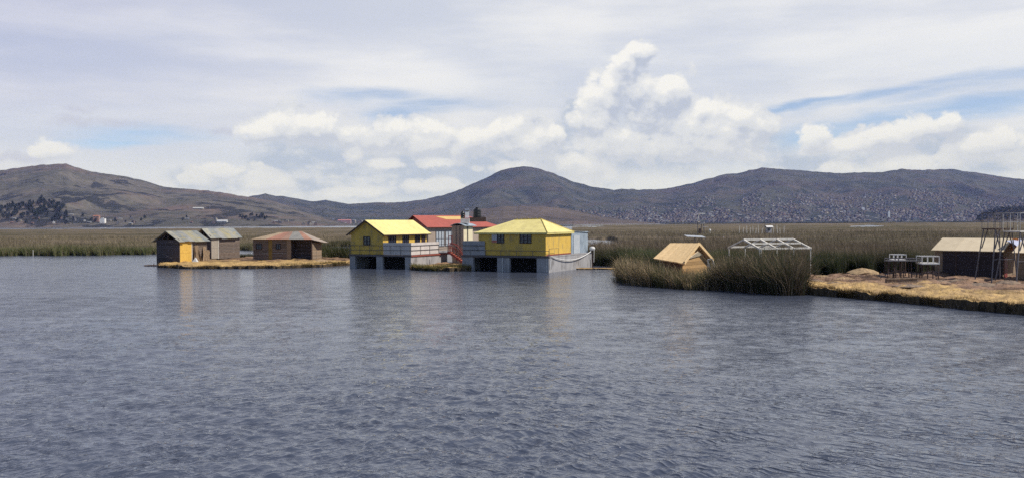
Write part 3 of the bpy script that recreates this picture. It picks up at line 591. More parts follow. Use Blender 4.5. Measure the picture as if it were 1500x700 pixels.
def clump(label, n, p0, p1, hfun, cols, vmax=1.0, name='reeds'):
    nc = n//22; pc = rng.uniform(p0, p1, nc); uc = (pc-903)/(1186-903); vc = np.where(rng.random(nc) < .40, np.abs(rng.normal(0,.05,nc)), rng.random(nc)*vmax)
    cx, cy = isl5.pt(uc, vc); cy = cy-.1*(vc < .03); kc = rng.random(nc)+.25*vnoise(cx/1.3, cy/2., 40); hc = 1+.28*rng.normal(0,1,nc)*.7+.25*vnoise(cx/.9, cy/1.5, 42); tc = rng.uniform(.6,1.35,nc)
    i = rng.integers(0, nc, n); sp = .20; dx, dy = rng.normal(0,sp,n), rng.normal(0,sp,n); x, y, v = cx[i]+dx, cy[i]+dy, vc[i]
    pp = 750+F*x/y; j = (rng.uniform(.6,1.4,n)*tc[i])[:,None]; kinds = (kc[i]+rng.normal(0,.12,n))[:,None]
    a, b, c = map(np.array, cols); top = np.where(kinds < .42, a, np.where(kinds < .78, b, c))
    H = hfun(pp, v)*hc[i]*(1+.20*rng.normal(0,1,n))*np.where(rng.random(n) < .03, 1.25, 1); ok = (H > .15) & ~((np.abs(pp-1003) < 46) & (y > HUTY-1.0))
    yaw = rng.uniform(0, 2*np.pi, n); lx = dx/sp*.22+rng.normal(0,.16,n)-.08; ly = dy/sp*.22+rng.normal(0,.16,n); brk = rng.random(n) < .07; lx = np.where(brk, lx*2.6, lx); H = np.where(brk, H*.7, H)
    W = rng.uniform(.026,.06,n); P = np.stack([x,y,np.full(n,-.05)+.25*np.clip(v*20,0,1)],1); off = np.stack([lx,ly,np.zeros(n)],1); side = np.stack([np.cos(yaw),np.sin(yaw),np.zeros(n)],1)
    P, H, W, off, side, top, j = P[ok], H[ok], W[ok], off[ok], side[ok], top[ok], j[ok]; V = []; C = []; segs = 3
    for k in range(segs+1):
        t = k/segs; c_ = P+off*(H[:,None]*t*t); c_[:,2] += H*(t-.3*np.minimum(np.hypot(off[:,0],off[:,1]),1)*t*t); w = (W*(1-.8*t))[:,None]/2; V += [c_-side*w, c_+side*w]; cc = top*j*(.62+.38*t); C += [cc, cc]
    V = np.stack(V,1).reshape(-1,3); C = np.stack(C,1).reshape(-1,3); b_ = np.arange(len(P))[:,None]*(2*(segs+1))
    Q = np.concatenate([np.stack([b_+2*k, b_+2*k+1, b_+2*k+3, b_+2*k+2], -1).reshape(-1,4) for k in range(segs)], 0)
    return tag(np_mesh(name, V, Q, M_reed, C), label, 'reeds', kind='stuff')
HUTY = 74.5
clump('olive and tan reeds growing around the straw hut', 13000, 907, 1075, lambda p, v: np.interp(p, [903,915,950,985,1003,1030,1050,1075], [1.0,1.25,1.40,1.02,.92,.92,1.15,1.5])*(1-.35*v*(np.abs(p-1000) < 50)), ((.120,.118,.060),(.26,.195,.12),(.48,.36,.22)))
clump('tall dark reeds in front of the white roof frame', 15000, 1062, 1176, lambda p, v: np.interp(p, [1062,1085,1110,1150,1176,1187], [1.5,1.6,1.8,1.9,1.85,1.4]), ((.070,.082,.044),(.140,.108,.076),(.27,.205,.135)))

# ------------------------------------------------------------------ building pieces
def window(parent, cx, z0, w, h, y=None, x=None, mull=2, bars=1, pane='glass', frame='frame', name='window'):
    """in the wall y=const (outside towards -y) or x=const (outside towards +x); frame proud of the wall with its pane behind"""
    f = MB(); g = MB(); t = .07
    def bx(mb, a0, a1, zz0, zz1, d0, d1):
        if y is not None: mb.box(a0, a1, y-d1, y-d0, zz0, zz1)
        else: mb.box(x+d0, x+d1, a0, a1, zz0, zz1)
    bx(f, cx-w/2, cx+w/2, z0, z0+t, .002, .06); bx(f, cx-w/2, cx+w/2, z0+h-t, z0+h, .002, .06)
    bx(f, cx-w/2, cx-w/2+t, z0+t, z0+h-t, .002, .06); bx(f, cx+w/2-t, cx+w/2, z0+t, z0+h-t, .002, .06)
    for i in range(1, mull): a = cx-w/2+w*i/mull; bx(f, a-.025, a+.025, z0+t, z0+h-t, .004, .055)
    for i in range(1, bars+1): zz = z0+h*i/(bars+1); bx(f, cx-w/2+t, cx+w/2-t, zz-.02, zz+.02, .006, .05)
    bx(g, cx-w/2+t, cx+w/2-t, z0+t, z0+h-t, .001, .003)
    fo = f.build(name, M[frame], parent); g.build('pane', M[pane], fo); return fo
def sheets(mb, r0, r1, e0, e1, n, t=.04, cols=None, jit=.05):
    """roof slope between ridge line r0-r1 and eave line e0-e1, laid as n sheets"""
    r0, r1, e0, e1 = map(Vector, (r0, r1, e0, e1))
    for i in range(n):
        a, b = i/n, (i+1)/n+.004; k = 1+random.uniform(-.09,.09); c = cols[i % len(cols)] if cols else (1,1,1); c = tuple(q*k for q in c)
        ext = random.uniform(0, jit); p = [r0.lerp(r1,a), r0.lerp(r1,b), e0.lerp(e1,b), e0.lerp(e1,a)]
        d = (p[2]-p[1]).normalized()*ext; p[2] = p[2]+d; p[3] = p[3]+d; up = Vector((0,0,.006*(i % 2)))
        mb.slab([q+up for q in p], t, c)

# ---- plank huts on the left island
def plank_hut(P, rot, gw, L, zr, ze, label, door_mat, door_y1, front='plank_dark', side='plank', open_gable=True, lattice=False):
    """origin at the near corner; gable wall along -x, long wall along +y; P.z is the floor"""
    h = ze-P.z; hr = zr-P.z
    root = tag(empty('plank_hut', P, rot), label, 'hut')
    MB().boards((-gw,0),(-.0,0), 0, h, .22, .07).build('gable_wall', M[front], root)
    mb = MB(); mb.boards((0,door_y1+.08),(0,L), 0, h-.02, .2, .07, .18); mb.boards((-.072,L),(-gw,L), 0, h-.02, .25); mb.boards((-gw,L-.072),(-gw,.082), 0, h-.02, .25)
    mb.build('side_wall', M[side], root)
    d = MB().box(-.05,.035, .08, door_y1, .05, h-.12).box(.036,.05,.12,door_y1-.04,h*.48,h*.48+.09).build('door', M[door_mat], root)
    MB().box(.03,.075,door_y1,door_y1+.07,0,h-.02).build('door_post', M['whitewood'], root)
    tr = MB(); mid = -gw/2                               # open timber gable under the sheets
    tr.bar((-gw,.05,h),(0,.05,h),.10); tr.bar((mid,.05,h),(mid,.05,hr-.16),.10); tr.bar((-gw,.05,h-.0),(mid,.05,hr-.19),.08); tr.bar((0,.05,h-.0),(mid,.05,hr-.19),.08)
    tr.bar((-gw*.75,.06,h),(-gw*.62,.06,h+(hr-h)*.6),.12)
    tr.build('truss', M['darkwood'], root)
    back = MB().add([(-gw,L-.02,h),(0,L-.02,h),(mid,L-.02,hr-.06),(-gw,L+.05,h),(0,L+.05,h),(mid,L+.05,hr-.06)], [(0,1,2),(5,4,3),(0,3,4,1),(1,4,5,2),(2,5,3,0)]).build('rear_gable', M['darkmat'], root)
    rf = MB(); o = .35; ov = .3; sl = (hr-h)/(gw/2)
    cols = [(1.15,1.12,1.0),(.88,.93,.96),(1,1,1),(1.2,1.12,.85)]
    sheets(rf, (mid,-o,hr),(mid,L+.2,hr),(ov,-o,h-ov*sl),(ov,L+.2,h-ov*sl), 6, .05, cols, .16)
    sheets(rf, (mid,-o,hr+.004),(mid,L+.2,hr+.004),(-gw-ov,-o,h-ov*sl),(-gw-ov,L+.2,h-ov*sl), 6, .05, cols, .16)
    rf.build('roof', M['tin'], root); return root
rot = R(-25)
d_side = (math.sin(-rot), math.cos(-rot)); d_left = (-math.cos(rot), -math.sin(rot))
P1 = onz(263, 388, .12); L1 = reach(P1, d_side, 303); G1 = reach(P1, d_left, 229)
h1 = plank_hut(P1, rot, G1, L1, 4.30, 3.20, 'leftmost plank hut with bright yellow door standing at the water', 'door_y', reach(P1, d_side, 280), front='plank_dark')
fl = MB().box(-G1-.15, .1, -.12, 1.2, -.55, -.02).build('float', M['darkwood'], h1)
P2 = onz(309, 379.3, .45); L2 = reach(P2, d_side, 351); G2 = reach(P2, d_left, 288)
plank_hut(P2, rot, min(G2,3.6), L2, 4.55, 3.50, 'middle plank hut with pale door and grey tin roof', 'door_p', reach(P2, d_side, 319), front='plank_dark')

def long_hut():
    rot = R(-9); P = onz(457, 380.2, .42); dl = (-math.cos(rot), -math.sin(rot)); ds = (math.sin(-rot), math.cos(-rot))
    w = reach(P, dl, 370.5); dp = reach(P, ds, 471); root = tag(empty('plank_hut', P, rot), 'long low plank hut with rusty patchwork hipped roof', 'hut')
    def xl(px): return -reach(P, dl, px)
    h = 3.18-.42; hr = 4.12-.42; hs = 2.62-.42
    mb = MB(); mb.boards((-w,0),(xl(393),0), 0, h, .22, .07, .2); mb.boards((xl(398.5),0),(xl(420),0), 0, h, .22, .07, .2); mb.build('front_wall', M['plank'], root)
    MB().box(xl(393)+.01, xl(398.5)-.01, .0, .06, .02, h-.15).build('door', M['door_o'], root)
    MB().box(xl(420)+.01, xl(426), -.03, .12, 0, h-.03).build('porch_post', M['reedwall'], root)
    MB().boards((xl(426),1.5),(0,1.5), 0, h-.05, .25).boards((xl(426),.13),(xl(426)-.001,1.5), 0, h-.05, .25).build('porch_back_wall', M['plank_dark'], root)
    mb = MB(); mb.boards((0,.2),(0,dp), 0, hs, .2, .07, .15); mb.build('side_wall', M['reedwall'], root)
    MB().boards((-.08,dp),(-w,dp), 0, h-.3, .25).boards((-w,dp-.08),(-w,.09), 0, h-.05, .25).build('rear_wall', M['plank_dark'], root)
    MB().box(-.12,.0,.0,.12,0,h-.1).build('corner_post', M['darkwood'], root)
    for a, b in ((375,383.5),(404,411)): window(root, (xl(a)+xl(b))/2, 1.35, xl(b)-xl(a), .75, y=0, mull=2, bars=0)
    rust = (1.15,.68,.55); grey = (.85,.95,1.0); tan = (1.2,1.05,.8)
    rf = MB(); o = .35; rx0, rx1 = xl(400), xl(434); ym = dp/2; ex0, ex1 = -w-.2, .15
    n = 8; cs = [tan,tan,rust,rust,(1.1,.78,.66),grey,grey,(1.2,.75,.6)]
    for i in range(n):
        a, b = i/n, (i+1)/n; e0 = Vector((ex0,-o,h-.05)).lerp(Vector((ex1,-o,h-.10)),a); e1 = Vector((ex0,-o,h-.05)).lerp(Vector((ex1,-o,h-.10)),b+.003)
        r0 = Vector((rx0,ym,hr-.15)).lerp(Vector((rx1,ym,hr)),a); r1 = Vector((rx0,ym,hr-.15)).lerp(Vector((rx1,ym,hr)),b+.003)
        k = random.uniform(.9,1.1); rf.slab([r0,r1,e1,e0], .04, tuple(q*k for q in cs[i]))
    rf.slab([(rx1,ym,hr),(ex1,-o,h-.10),(ex1+.75,dp/2,hs+.05),(ex1+.7,dp+.3,hs-.05)], .04, (1.0,.95,.9))
    rf.slab([(rx1,ym,hr+.003),(rx0,ym,hr-.147),(ex0,dp+.3,h-.3),(ex1+.7,dp+.3,hs-.05)], .04, (.9,.85,.8))
    rf.slab([(rx0,ym,hr-.15),(ex0,-o,h-.05),(ex0,dp+.3,h-.3)], .04, tan)
    rf.build('roof', M['tinx'], root)
    return root
long_hut()
# bundles of cut reed leaning on the left hut, small tarp, floating log
M_cut = mat('cut_reed', (.36,.25,.16), (.24,.165,.11), 9, 1, attr=True)
def leaning_bundle(t, lean, label, h):
    P = P1+Matrix.Rotation(rot_h1,3,'Z')@Vector((.55, t, 0)); P.z = .42; mb = MB()
    for i in range(60):
        a = random.gauss(0,.10); b = random.gauss(0,.07); k = random.uniform(.6,1.35); q = h*random.uniform(.8,1.12)
        mb.tube([(b*1.2,a*1.8,0),(-.2+b,a+lean*.5,q*.5),(-.42+b*.6,a*1.6+lean,q)], .022, 3, (k,k,k*.95))
    mb.tube([(-.2,-.2+lean*.45,h*.42),(-.2,.2+lean*.45,h*.42)], .03, 4, (.6,.5,.4))
    o = mb.build('reed_bundle', M_cut); o.location = P; o.rotation_euler.z = rot_h1
    tag(o, label, 'reed bundle', 'cut reed bundles leaning on the plank hut')
rot_h1 = R(-25); td = reach(P1, d_side, 280)
for k_, (l, t, h) in enumerate([(.35,'reed bundle nearest the yellow door, leaning right',1.9),(-.1,'second reed bundle from the yellow door, leaning upright',1.6),(.45,'third reed bundle from the yellow door, leaning right',1.7),(.4,'reed bundle farthest from the yellow door by the hut corner',1.3)]): leaning_bundle(td+.35+k_*(L1-td-.4)/3.6, l, t, h)
def tent_scrap():
    P = onz(285, 384, .42); mb = MB(); mb.add([(-.35,0,0),(.30,-.05,0),(.05,.15,.62),(-.25,.5,0),(.35,.5,0),(.08,.3,.55)], [(0,1,2),(3,5,4),(0,2,5,3),(1,4,5,2),(0,3,4,1)])
    o = mb.build('tarpaulin', M['tarp']); o.location = P; tag(o, 'small pale tarpaulin heap beside the yellow door of the leftmost hut', 'tarpaulin')
tent_scrap()
def floating_log():
    P = onz(222, 389.2, .02); mb = MB().tube([(-.9,0,0),(-.3,.05,.05),(.4,0,.06),(.9,-.05,.03)], .11, 8, taper=.7); mb.tube([(.2,0,.08),(.35,.02,.32)], .04, 6)
    o = mb.build('floating_log', M['darkwood']); o.location = P; tag(o, 'dark log floating on the water left of the leftmost hut', 'log')
floating_log()
def straw_heap(px, py, z, r, h, label, mt='straw_pile', name='straw_heap'):
    P = onz(px, py, z); n = 18; mb = MB(); rings = [(r,0),(r*.93,h*.25),(r*.62,h*.62),(r*.28,h*.9),(.03,h)]
    vs = []
    for (q, zz) in rings: vs += [(q*(1+.10*random.uniform(-1,1))*math.cos(6.283*k/n), q*.8*(1+.1*random.uniform(-1,1))*math.sin(6.283*k/n), zz+random.uniform(-.03,.03)) for k in range(n)]
    mb.add(vs, [(i*n+k, i*n+(k+1)%n, (i+1)*n+(k+1)%n, (i+1)*n+k) for i in range(len(rings)-1) for k in range(n)])
    o = mb.build(name, M[mt]); o.location = P; return tag(o, label, 'straw heap')
straw_heap(470, 383, .40, .95, .32, 'low straw heap at the right corner of the long plank hut')

# ---- the two yellow houses
ROT = R(-27); DS = (math.sin(-ROT), math.cos(-ROT)); DL = (-math.cos(ROT), -math.sin(ROT))
def railing(parent, pts, z0, z1, n_post, name='railing', mt='rail', mids=2):
    mb = MB()
    for (a, b), k in zip(zip(pts[:-1], pts[1:]), n_post):
        a, b = Vector((*a,0)), Vector((*b,0))
        for i in range(mids): zz = z0+(z1-z0)*(i+1)/mids; mb.tube([(a.x,a.y,zz),(b.x,b.y,zz)], .028, 5)
        for i in range(k+1): q = a.lerp(b, i/k); mb.tube([(q.x,q.y,z0),(q.x,q.y,z1)], .026, 5)
    return mb.build(name, M[mt], parent)

def house_one():
    P = onz(602, 394.6, 0); fl = 1.62; root = tag(empty('lake_house', P, ROT), 'yellow gabled house over water with white walled porch', 'house')
    W = reach(P, DL, 512); Ls = reach(P, DS, 655)
    def xl(px): return -reach(P, DL, px)
    HW = xl(560); Lh = 9.2
    # concrete float with two open bays in front
    mb = MB(); z1 = fl-.22
    for a, b in ((512,520),(551,560),(593,602)): mb.box(xl(a), xl(b) if b != 602 else 0, 0, .35, -.5, z1)
    mb.box(-.3, 0, .35, Ls, -.5, z1); mb.box(-W, -W+.3, .35, Ls+1.5, -.5, z1); mb.box(-W+.3, -.3, Ls-.3, Ls, -.5, z1)
    mb.build('concrete_base', M['concrete'], root)
    MB().box(-W+.3, -.3, 3.2, 3.4, -.5, z1-.01).build('bay_back_wall', M['bay_shade'], root)
    MB().box(-W-.05, .06, -.06, Lh+.3, fl-.22, fl-.02).build('floor_slab', M['soffit'], root)
    MB().box(.062, .10, .0, Ls, fl-.20, fl-.03).build('slab_edge_strip', M['redoxide'], root)
    # house body
    ez = 4.02-fl+.02; rz = 5.48; hx0, hx1 = -W+.15, HW; gm = (hx0+hx1)/2
    b = MB(); y0, y1 = .12, Lh
    b.wall((hx0,y0),(hx1,y0), fl, fl+ez, .12); b.wall((hx1,y0+.122),(hx1,y1), fl, fl+ez, .12); b.wall((hx1-.122,y1),(hx0,y1), fl, fl+ez, .12); b.wall((hx0,y1-.122),(hx0,y0+.122), fl, fl+ez, .12)
    for yy in (y0, y1-.12):
        b.add([(hx0,yy,fl+ez),(hx1,yy,fl+ez),(gm,yy,rz-.10),(hx0,yy+.12,fl+ez),(hx1,yy+.12,fl+ez),(gm,yy+.12,rz-.10)], [(0,1,2),(5,4,3),(0,3,4,1),(1,4,5,2),(2,5,3,0)])
    b.build('wall', M['yellow'], root)
    s = (rz-fl-ez)/((hx1-hx0)/2); ov = .42; rf = MB(); ex = .35
    sheets(rf, (gm,y0-ex,rz),(gm,y1+ex,rz),(hx1+ov,y0-ex,rz-s*((hx1-hx0)/2+ov)+.05),(hx1+ov,y1+ex,rz-s*((hx1-hx0)/2+ov)+.05), 9, .05, None, .02)
    sheets(rf, (gm,y0-ex,rz+.003),(gm,y1+ex,rz+.003),(hx0-ov,y0-ex,rz-s*((hx1-hx0)/2+ov)+.05),(hx0-ov,y1+ex,rz-s*((hx1-hx0)/2+ov)+.05), 9, .05, None, .02)
    r = rf.build('roof', M['yroof'], root)
    be = MB(); zz = rz-s*((hx1-hx0)/2+ov)
    be.bar((gm,y0-ex-.02,rz-.09),(hx0-ov,y0-ex-.02,zz-.04),.04,.16); be.bar((gm,y0-ex-.02,rz-.09),(hx1+ov,y0-ex-.02,zz-.04),.04,.16); be.bar((hx1+ov+.02,y0-ex,zz-.02),(hx1+ov+.02,y1+ex,zz-.02),.03,.12)
    be.build('bargeboard', M['frame'], r)
    window(root, xl(536.5), fl+1.05, .95, .95, y=y0, mull=2, bars=1)
    for a, w_ in ((1.9,1.5),(4.6,1.3),(7.1,1.1)): window(root, a, fl+1.15, w_, .95, x=hx1, mull=3, bars=1)
    MB().box(hx1+.002,hx1+.06,8.0,8.8,fl,fl+2.05).build('door', M['frame'], root)
    # porch parapet: shaded front, lit side
    pz = fl+1.32
    MB().wall((HW+.05,.10),(-.02,.10), fl, pz, .08).build('porch_front_wall', M['parapet'], root)
    MB().wall((-.02,.182),(-.02, reach(P,DS,643)), fl, pz, .08).build('porch_side_wall', M['parapet'], root)
    railing(root, [(-W+.05,-.03),(.04,-.03)], fl-.02, fl+1.0, [6])
    r2 = railing(root, [(.04,-.03),(.04,Ls)], fl-.02, fl+1.0, [4])
    MB().box(xl(566)+.0,-.02,Ls*.0+.0,.02,fl-.42+.2,fl-.21).build('beam', M['soffit'], root)
    return root, P, fl
H1, PH1, FL1 = house_one()

def house_two():
    P = onz(804, 399.2, 0); fl = 1.70; root = tag(empty('lake_house', P, ROT), 'yellow hip roofed house on a grey concrete float', 'house')
    W = reach(P, DL, 677); Ls = reach(P, DS, 867)
    def xl(px): return -reach(P, DL, px)
    mb = MB(); z1 = fl-.22
    for a, b in ((677,693),(728,746),(786,804)): mb.box(xl(a), xl(b) if b != 804 else 0, 0, .35, -.5, z1)
    mb.box(-.3, 0, .352, Ls, -.5, z1+.1); mb.box(-W, -W+.3, .352, Ls, -.5, z1); mb.box(-W+.302, -.302, Ls-.3, Ls, -.5, z1)
    mb.build('concrete_base', M['concrete'], root)
    MB().box(-W+.302, -.302, 3.4, 3.6, -.5, z1-.01).build('bay_back_wall', M['bay_shade'], root)
    MB().box(-W-.05, .05, -.08, .348, fl-.22, fl-.02).box(-W-.05, -.302, .35, Ls, fl-.22, fl-.02).build('floor_slab', M['soffit'], root)
    MB().box(-.298, .03, .352, Ls, fl-.118, fl-.03).build('side_deck', M['concrete'], root)
    hx0, hx1 = xl(700), xl(798.5)-.0; y0 = .15; y1 = reach((P.x+DL[0]*-hx1, P.y+DL[1]*-hx1), DS, 836)
    ez = 4.12; rz = 5.46; t = .12; b = MB()
    b.wall((hx0,y0),(hx1,y0), fl, ez, t); b.wall((hx1-t,y1),(hx0,y1), fl, ez, t); b.wall((hx0,y1-t-.002),(hx0,y0+t+.002), fl, ez, t)
    b.wall((hx1,y0+t+.002),(hx1,y1), fl, ez, t); b.build('wall', M['yellow'], root)
    ov = .33; x0, x1, ya, yb = hx0-ov-.1, hx1+ov, y0-ov, y1+ov; eh = ez-.06; ym = (ya+yb)/2
    ra = (x0+(x1-x0)*.36, ym, rz-.06); rb = (x1-2.35, ym, rz); rf = MB()
    n = 9
    for i in range(n):
        a, c = i/n, (i+1)/n; e0 = Vector((x0,ya,eh)).lerp(Vector((x1,ya,eh)),a); e1 = Vector((x0,ya,eh)).lerp(Vector((x1,ya,eh)),c); r0 = Vector(ra).lerp(Vector(rb),a); r1 = Vector(ra).lerp(Vector(rb),c); k = random.uniform(.93,1.05)
        rf.slab([r0,r1,e1,e0], .05, (k,k,k))
    rf.slab([rb,(x1,ya,eh),(x1,yb,eh)], .05, (.97,.97,.97)); rf.slab([ra,rb,(x1,yb,eh),(x0,yb,eh)], .05); rf.slab([ra,(x0,ya,eh),(x0,yb,eh)], .05)
    rf.box(x0+.04,x1-.04,ya+.04,ya+.08,eh-.17,eh-.055).box(x1-.08,x1-.04,ya+.085,yb-.05,eh-.17,eh-.055)
    r = rf.build('roof', M['yroof'], root)
    cap = MB(); cap.tube([Vector(rb)+Vector((0,0,.02)), Vector((x1,ya,eh+.02))], .05, 6); cap.tube([ra, rb], .05, 6); cap.tube([Vector(rb),(x1,yb,eh+.02)], .05, 6)
    for i in range(7): q = Vector(ra).lerp(Vector(rb), (i+.5)/7); cap.tube([q+Vector((-.12,0,.04)), q+Vector((.12,0,.09))], .035, 5)
    cap.build('ridge_cap', M['yedge'], r)
    MB().box(hx1-.0+.001,hx1+.03,y0+.13,y1,fl-.0,fl+.12).build('base_strip', M['redoxide'], root)
    window(root, xl(732.5), fl+1.25, .85, 1.0, y=y0, mull=2, bars=2)
    window(root, xl(769), fl+1.25, 1.35, 1.0, y=y0, mull=3, bars=2)
    # grey parapet at the left with rails
    pz = fl+1.48
    MB().wall((-W+.05,.02),(xl(710),.02), fl, pz, .06).wall((-W+.05,3.0),(-W+.05,.082), fl, pz, .06).build('parapet', M['concrete'], root)
    mb = MB()
    for zz in (.52,1.0): mb.tube([(-W,-.03,fl+zz),(xl(710),-.03,fl+zz)], .03, 5)
    mb.build('parapet_rail', M['rail'], root)
    railing(root, [(xl(711),-.04),(.03,-.04)], fl-.02, fl+.50, [4], mids=1)
    mb = MB().tube([(.035,.03,fl),(.035,.03,fl+.75)], .03, 5).tube([(.035,.03,fl+.72),(.035,2.4,fl+.72)], .02, 5).tube([(.035,2.4,fl),(.035,2.4,fl+.72)], .02, 5).build('corner_rail', M['rail'], root)
    sg = MB().box(xl(720), xl(727.6), y0-.10, y0-.062, fl+1.32, fl+2.28).build('wall_sign', M['shutter'], root)
    MB().box(xl(720)+.02, xl(727.6)-.02, y0-.108, y0-.101, fl+1.34, fl+1.56).build('red_band', M['redstep'], sg)
    MB().box(xl(720)+.08, xl(727.6)-.08, y0-.108, y0-.101, fl+1.72, fl+1.76).box(xl(720)+.08, xl(727.6)-.08, y0-.108, y0-.101, fl+1.95, fl+1.99).build('dark_line', M['glazing'], sg)
    for a in (804-3,): MB().tube([(xl(a),-.0-.02,.1),(xl(a),-.02,fl-.25)], .03, 6).build('drain_pipe', M['white'], root)
    MB().tube([(xl(736),-.035,.0),(xl(736),-.035,fl-.25)], .04, 6).build('drain_pipe', M['white'], root)
    # metal shed
    q = Vector((hx1, y1+.15)); W2 = P + Matrix.Rotation(ROT,3,'Z') @ Vector((hx1, y1+.15, fl))
    ls = reach((W2.x,W2.y), DS, 861)
    sh = tag(empty('metal_shed', W2, ROT), 'silver corrugated metal shed behind the hip roofed yellow house', 'shed')
    MB().wall((0,0),(0,ls), -.05, 2.36, .05).build('side_wall', M['galv'], sh)
    MB().wall((-2.9,0),(-.052,0), -.05, 2.42, .05).build('end_wall', M['galvx'], sh); MB().wall((-.052,ls),(-2.9,ls), -.05, 2.2, .05).build('end_wall', M['galvx'], sh)
    MB().box(.002,.05,ls*.12,ls*.48,.0,1.95).build('door', M['glazing'], sh)
    MB().slab([(.12,-.1,2.48),(.12,ls+.3,2.26),(-3.0,ls+.3,2.50),(-3.0,-.1,2.72)], .04).build('roof', M['galv'], sh)
    return P, fl, W, Ls
PH2, FL2, W2_, LS2 = house_two()

def rope_and_post():
    rotm = Matrix.Rotation(ROT,3,'Z'); a = PH2+rotm@Vector((.08,.3,FL2-.05)); b = PH2+rotm@Vector((.10,LS2-.6,FL2+.1)); pts = []
    for i in range(15): t = i/14; p = a.lerp(b, t); p.z -= 4*.62*t*(1-t); pts.append(p+rotm@Vector((.12*math.sin(math.pi*t),0,0)))
    pts = [PH2+rotm@Vector((.07,.12,.35))] + pts
    tag(MB().tube(pts, .045, 6).build('mooring_rope', M['white']), 'white rope slung along the concrete side of the hip roofed house', 'rope')
    P = PH2+rotm@Vector((.18, LS2-.35, 0)); root = tag(empty('mooring_post', P), 'dark mooring post with white float at the corner of the concrete base', 'post')
    MB().tube([(0,0,-.4),(0,0,FL2+.9)], .07, 8).build('pole', M['darkwood'], root)
    MB().lathe([(.02,FL2+.18),(.26,FL2+.24),(.33,FL2+.42),(.26,FL2+.6),(.12,FL2+.66)], 0, 0, 12).build('float', M['white'], root)
    mb = MB(); mb.tube([(-.22,-.1,FL2+.2),(-.25,-.12,.9)], .04, 5); mb.tube([(.2,-.1,FL2+.2),(.16,-.12,.6)], .035, 5); mb.build('hanging_line', M['white'], root)
rope_and_post()

# ---- red roofed building, service tower, tanks, stair
def red_building():
    rot = R(-50); P = atY(626, 333, 111); zr = 6.15; ze = P.z; root = tag(empty('red_roofed_building', Vector((P.x,P.y,0)), rot), 'large red roofed building behind the two yellow houses', 'building')
    fl = 1.5; ds = (math.sin(-rot), math.cos(-rot)); L = reach((P.x,P.y), ds, 735); w = 6.6; ov = .4
    MB().box(-w, -ov, ov, L-ov, -.3, fl).build('base', M['concrete'], root)
    b = MB(); b.wall((-w+.0,ov),(-ov,ov), fl, ze, .1); b.wall((-ov,ov+.102),(-ov,L-ov), fl, ze, .1); b.wall((-ov-.102,L-ov),(-w,L-ov), fl, ze, .1); b.wall((-w,L-ov-.102),(-w,ov+.102), fl, ze, .1)
    b.build('wall', M['beige'], root)
    mid = -w/2-.1; dz = zr-ze
    b = MB().add([(-w,ov,ze),(-ov,ov,ze),(mid,ov,zr-.15),(-w,ov+.1,ze),(-ov,ov+.1,ze),(mid,ov+.1,zr-.15)], [(0,1,2),(5,4,3),(0,3,4,1),(1,4,5,2),(2,5,3,0)]).build('gable', M['rroof'], root)
    rf = MB(); hip = L-3.4
    n = 10
    for i in range(n):
        a, c = i/n, (i+1)/n; k = random.uniform(.92,1.06)
        r0 = Vector((mid,0,zr)).lerp(Vector((mid,hip,zr)),a); r1 = Vector((mid,0,zr)).lerp(Vector((mid,hip,zr)),c); e0 = Vector((0,0,ze)).lerp(Vector((0,L,ze)),a); e1 = Vector((0,0,ze)).lerp(Vector((0,L,ze)),c)
        rf.slab([r0,r1,e1,e0], .06, (k,k,k))
    rf.slab([(mid,0,zr),(mid,hip,zr),(-w-ov,L,ze),(-w-ov,0,ze)], .06); rf.slab([(mid,hip,zr),(0,L,ze),(-w-ov,L,ze)], .06, (.95,.95,.95))
    r = rf.build('roof', M['rroof'], root)
    s = dz/(-mid)
    def onslope(x, y, up=.03): return (x, y, ze-x*s*1.0+up)
    MB().slab([onslope(mid+.35,L*.27), onslope(mid+.35,L*.60), onslope(mid+1.25,L*.64), onslope(mid+1.25,L*.37)], .02).build('skylight', M['skylt'], r)
    for (y0, y1) in ((1.6,3.0),(3.15,4.6)):
        window(root, (y0+y1)/2, fl+.55, y1-y0, ze-fl-1.0, x=-ov, mull=3, bars=1, pane='glazing', frame='greysteel', name='glazed_panel')
    return root, P
RB, PRB = red_building()
def service_tower():
    rot = R(-27); P = atY(679, 376, 99); P.z = 0; ds = (math.sin(.47), math.cos(.47)); dl = (-math.cos(.47), math.sin(.47))
    w = reach((P.x,P.y), dl, 662); L = reach((P.x,P.y), ds, 692.5); root = tag(empty('service_tower', P, rot), 'narrow beige service tower between the yellow houses, sunlight painted into its side wall', 'tower')
    z1 = atY(679, 330.5, P.y).z
    MB().wall((-w,0),(0,0), -.3, z1, .1).wall((-w,L-.1),(-w,.102), -.3, z1, .1).build('front_wall', M['beige'], root)  # darker tone than the side wall, shade painted into the front
    MB().wall((0,.102),(0,L), -.3, z1, .1).wall((-.102,L),(-w,L), -.3, z1, .1).build('side_wall', M['cream'], root)
    rf = MB(); n = 8; pts = [(-w-.15+(w+.5)*i/n, z1+.30*math.sin(math.pi*i/n)-.02) for i in range(n+1)]
    for (a, za), (b, zb) in zip(pts[:-1], pts[1:]): rf.slab([(a,-.25,za),(b,-.25,zb),(b,L+.35,zb),(a,L+.35,za)], .05)
    rf.build('curved_roof', M['galvx'], root)
    MB().tube([(.06,L*.42,.0),(.06,L*.42,z1-.02)], .055, 6).build('down_pipe', M['rail'], root)
    for x in (-w*.62, -w*.3): MB().tube([(x,-.05,.5),(x,-.05,z1-.05)], .03, 5).build('conduit', M['rail'], root)
    return P, z1, w, L
PT, ZT, WT, LT = service_tower()
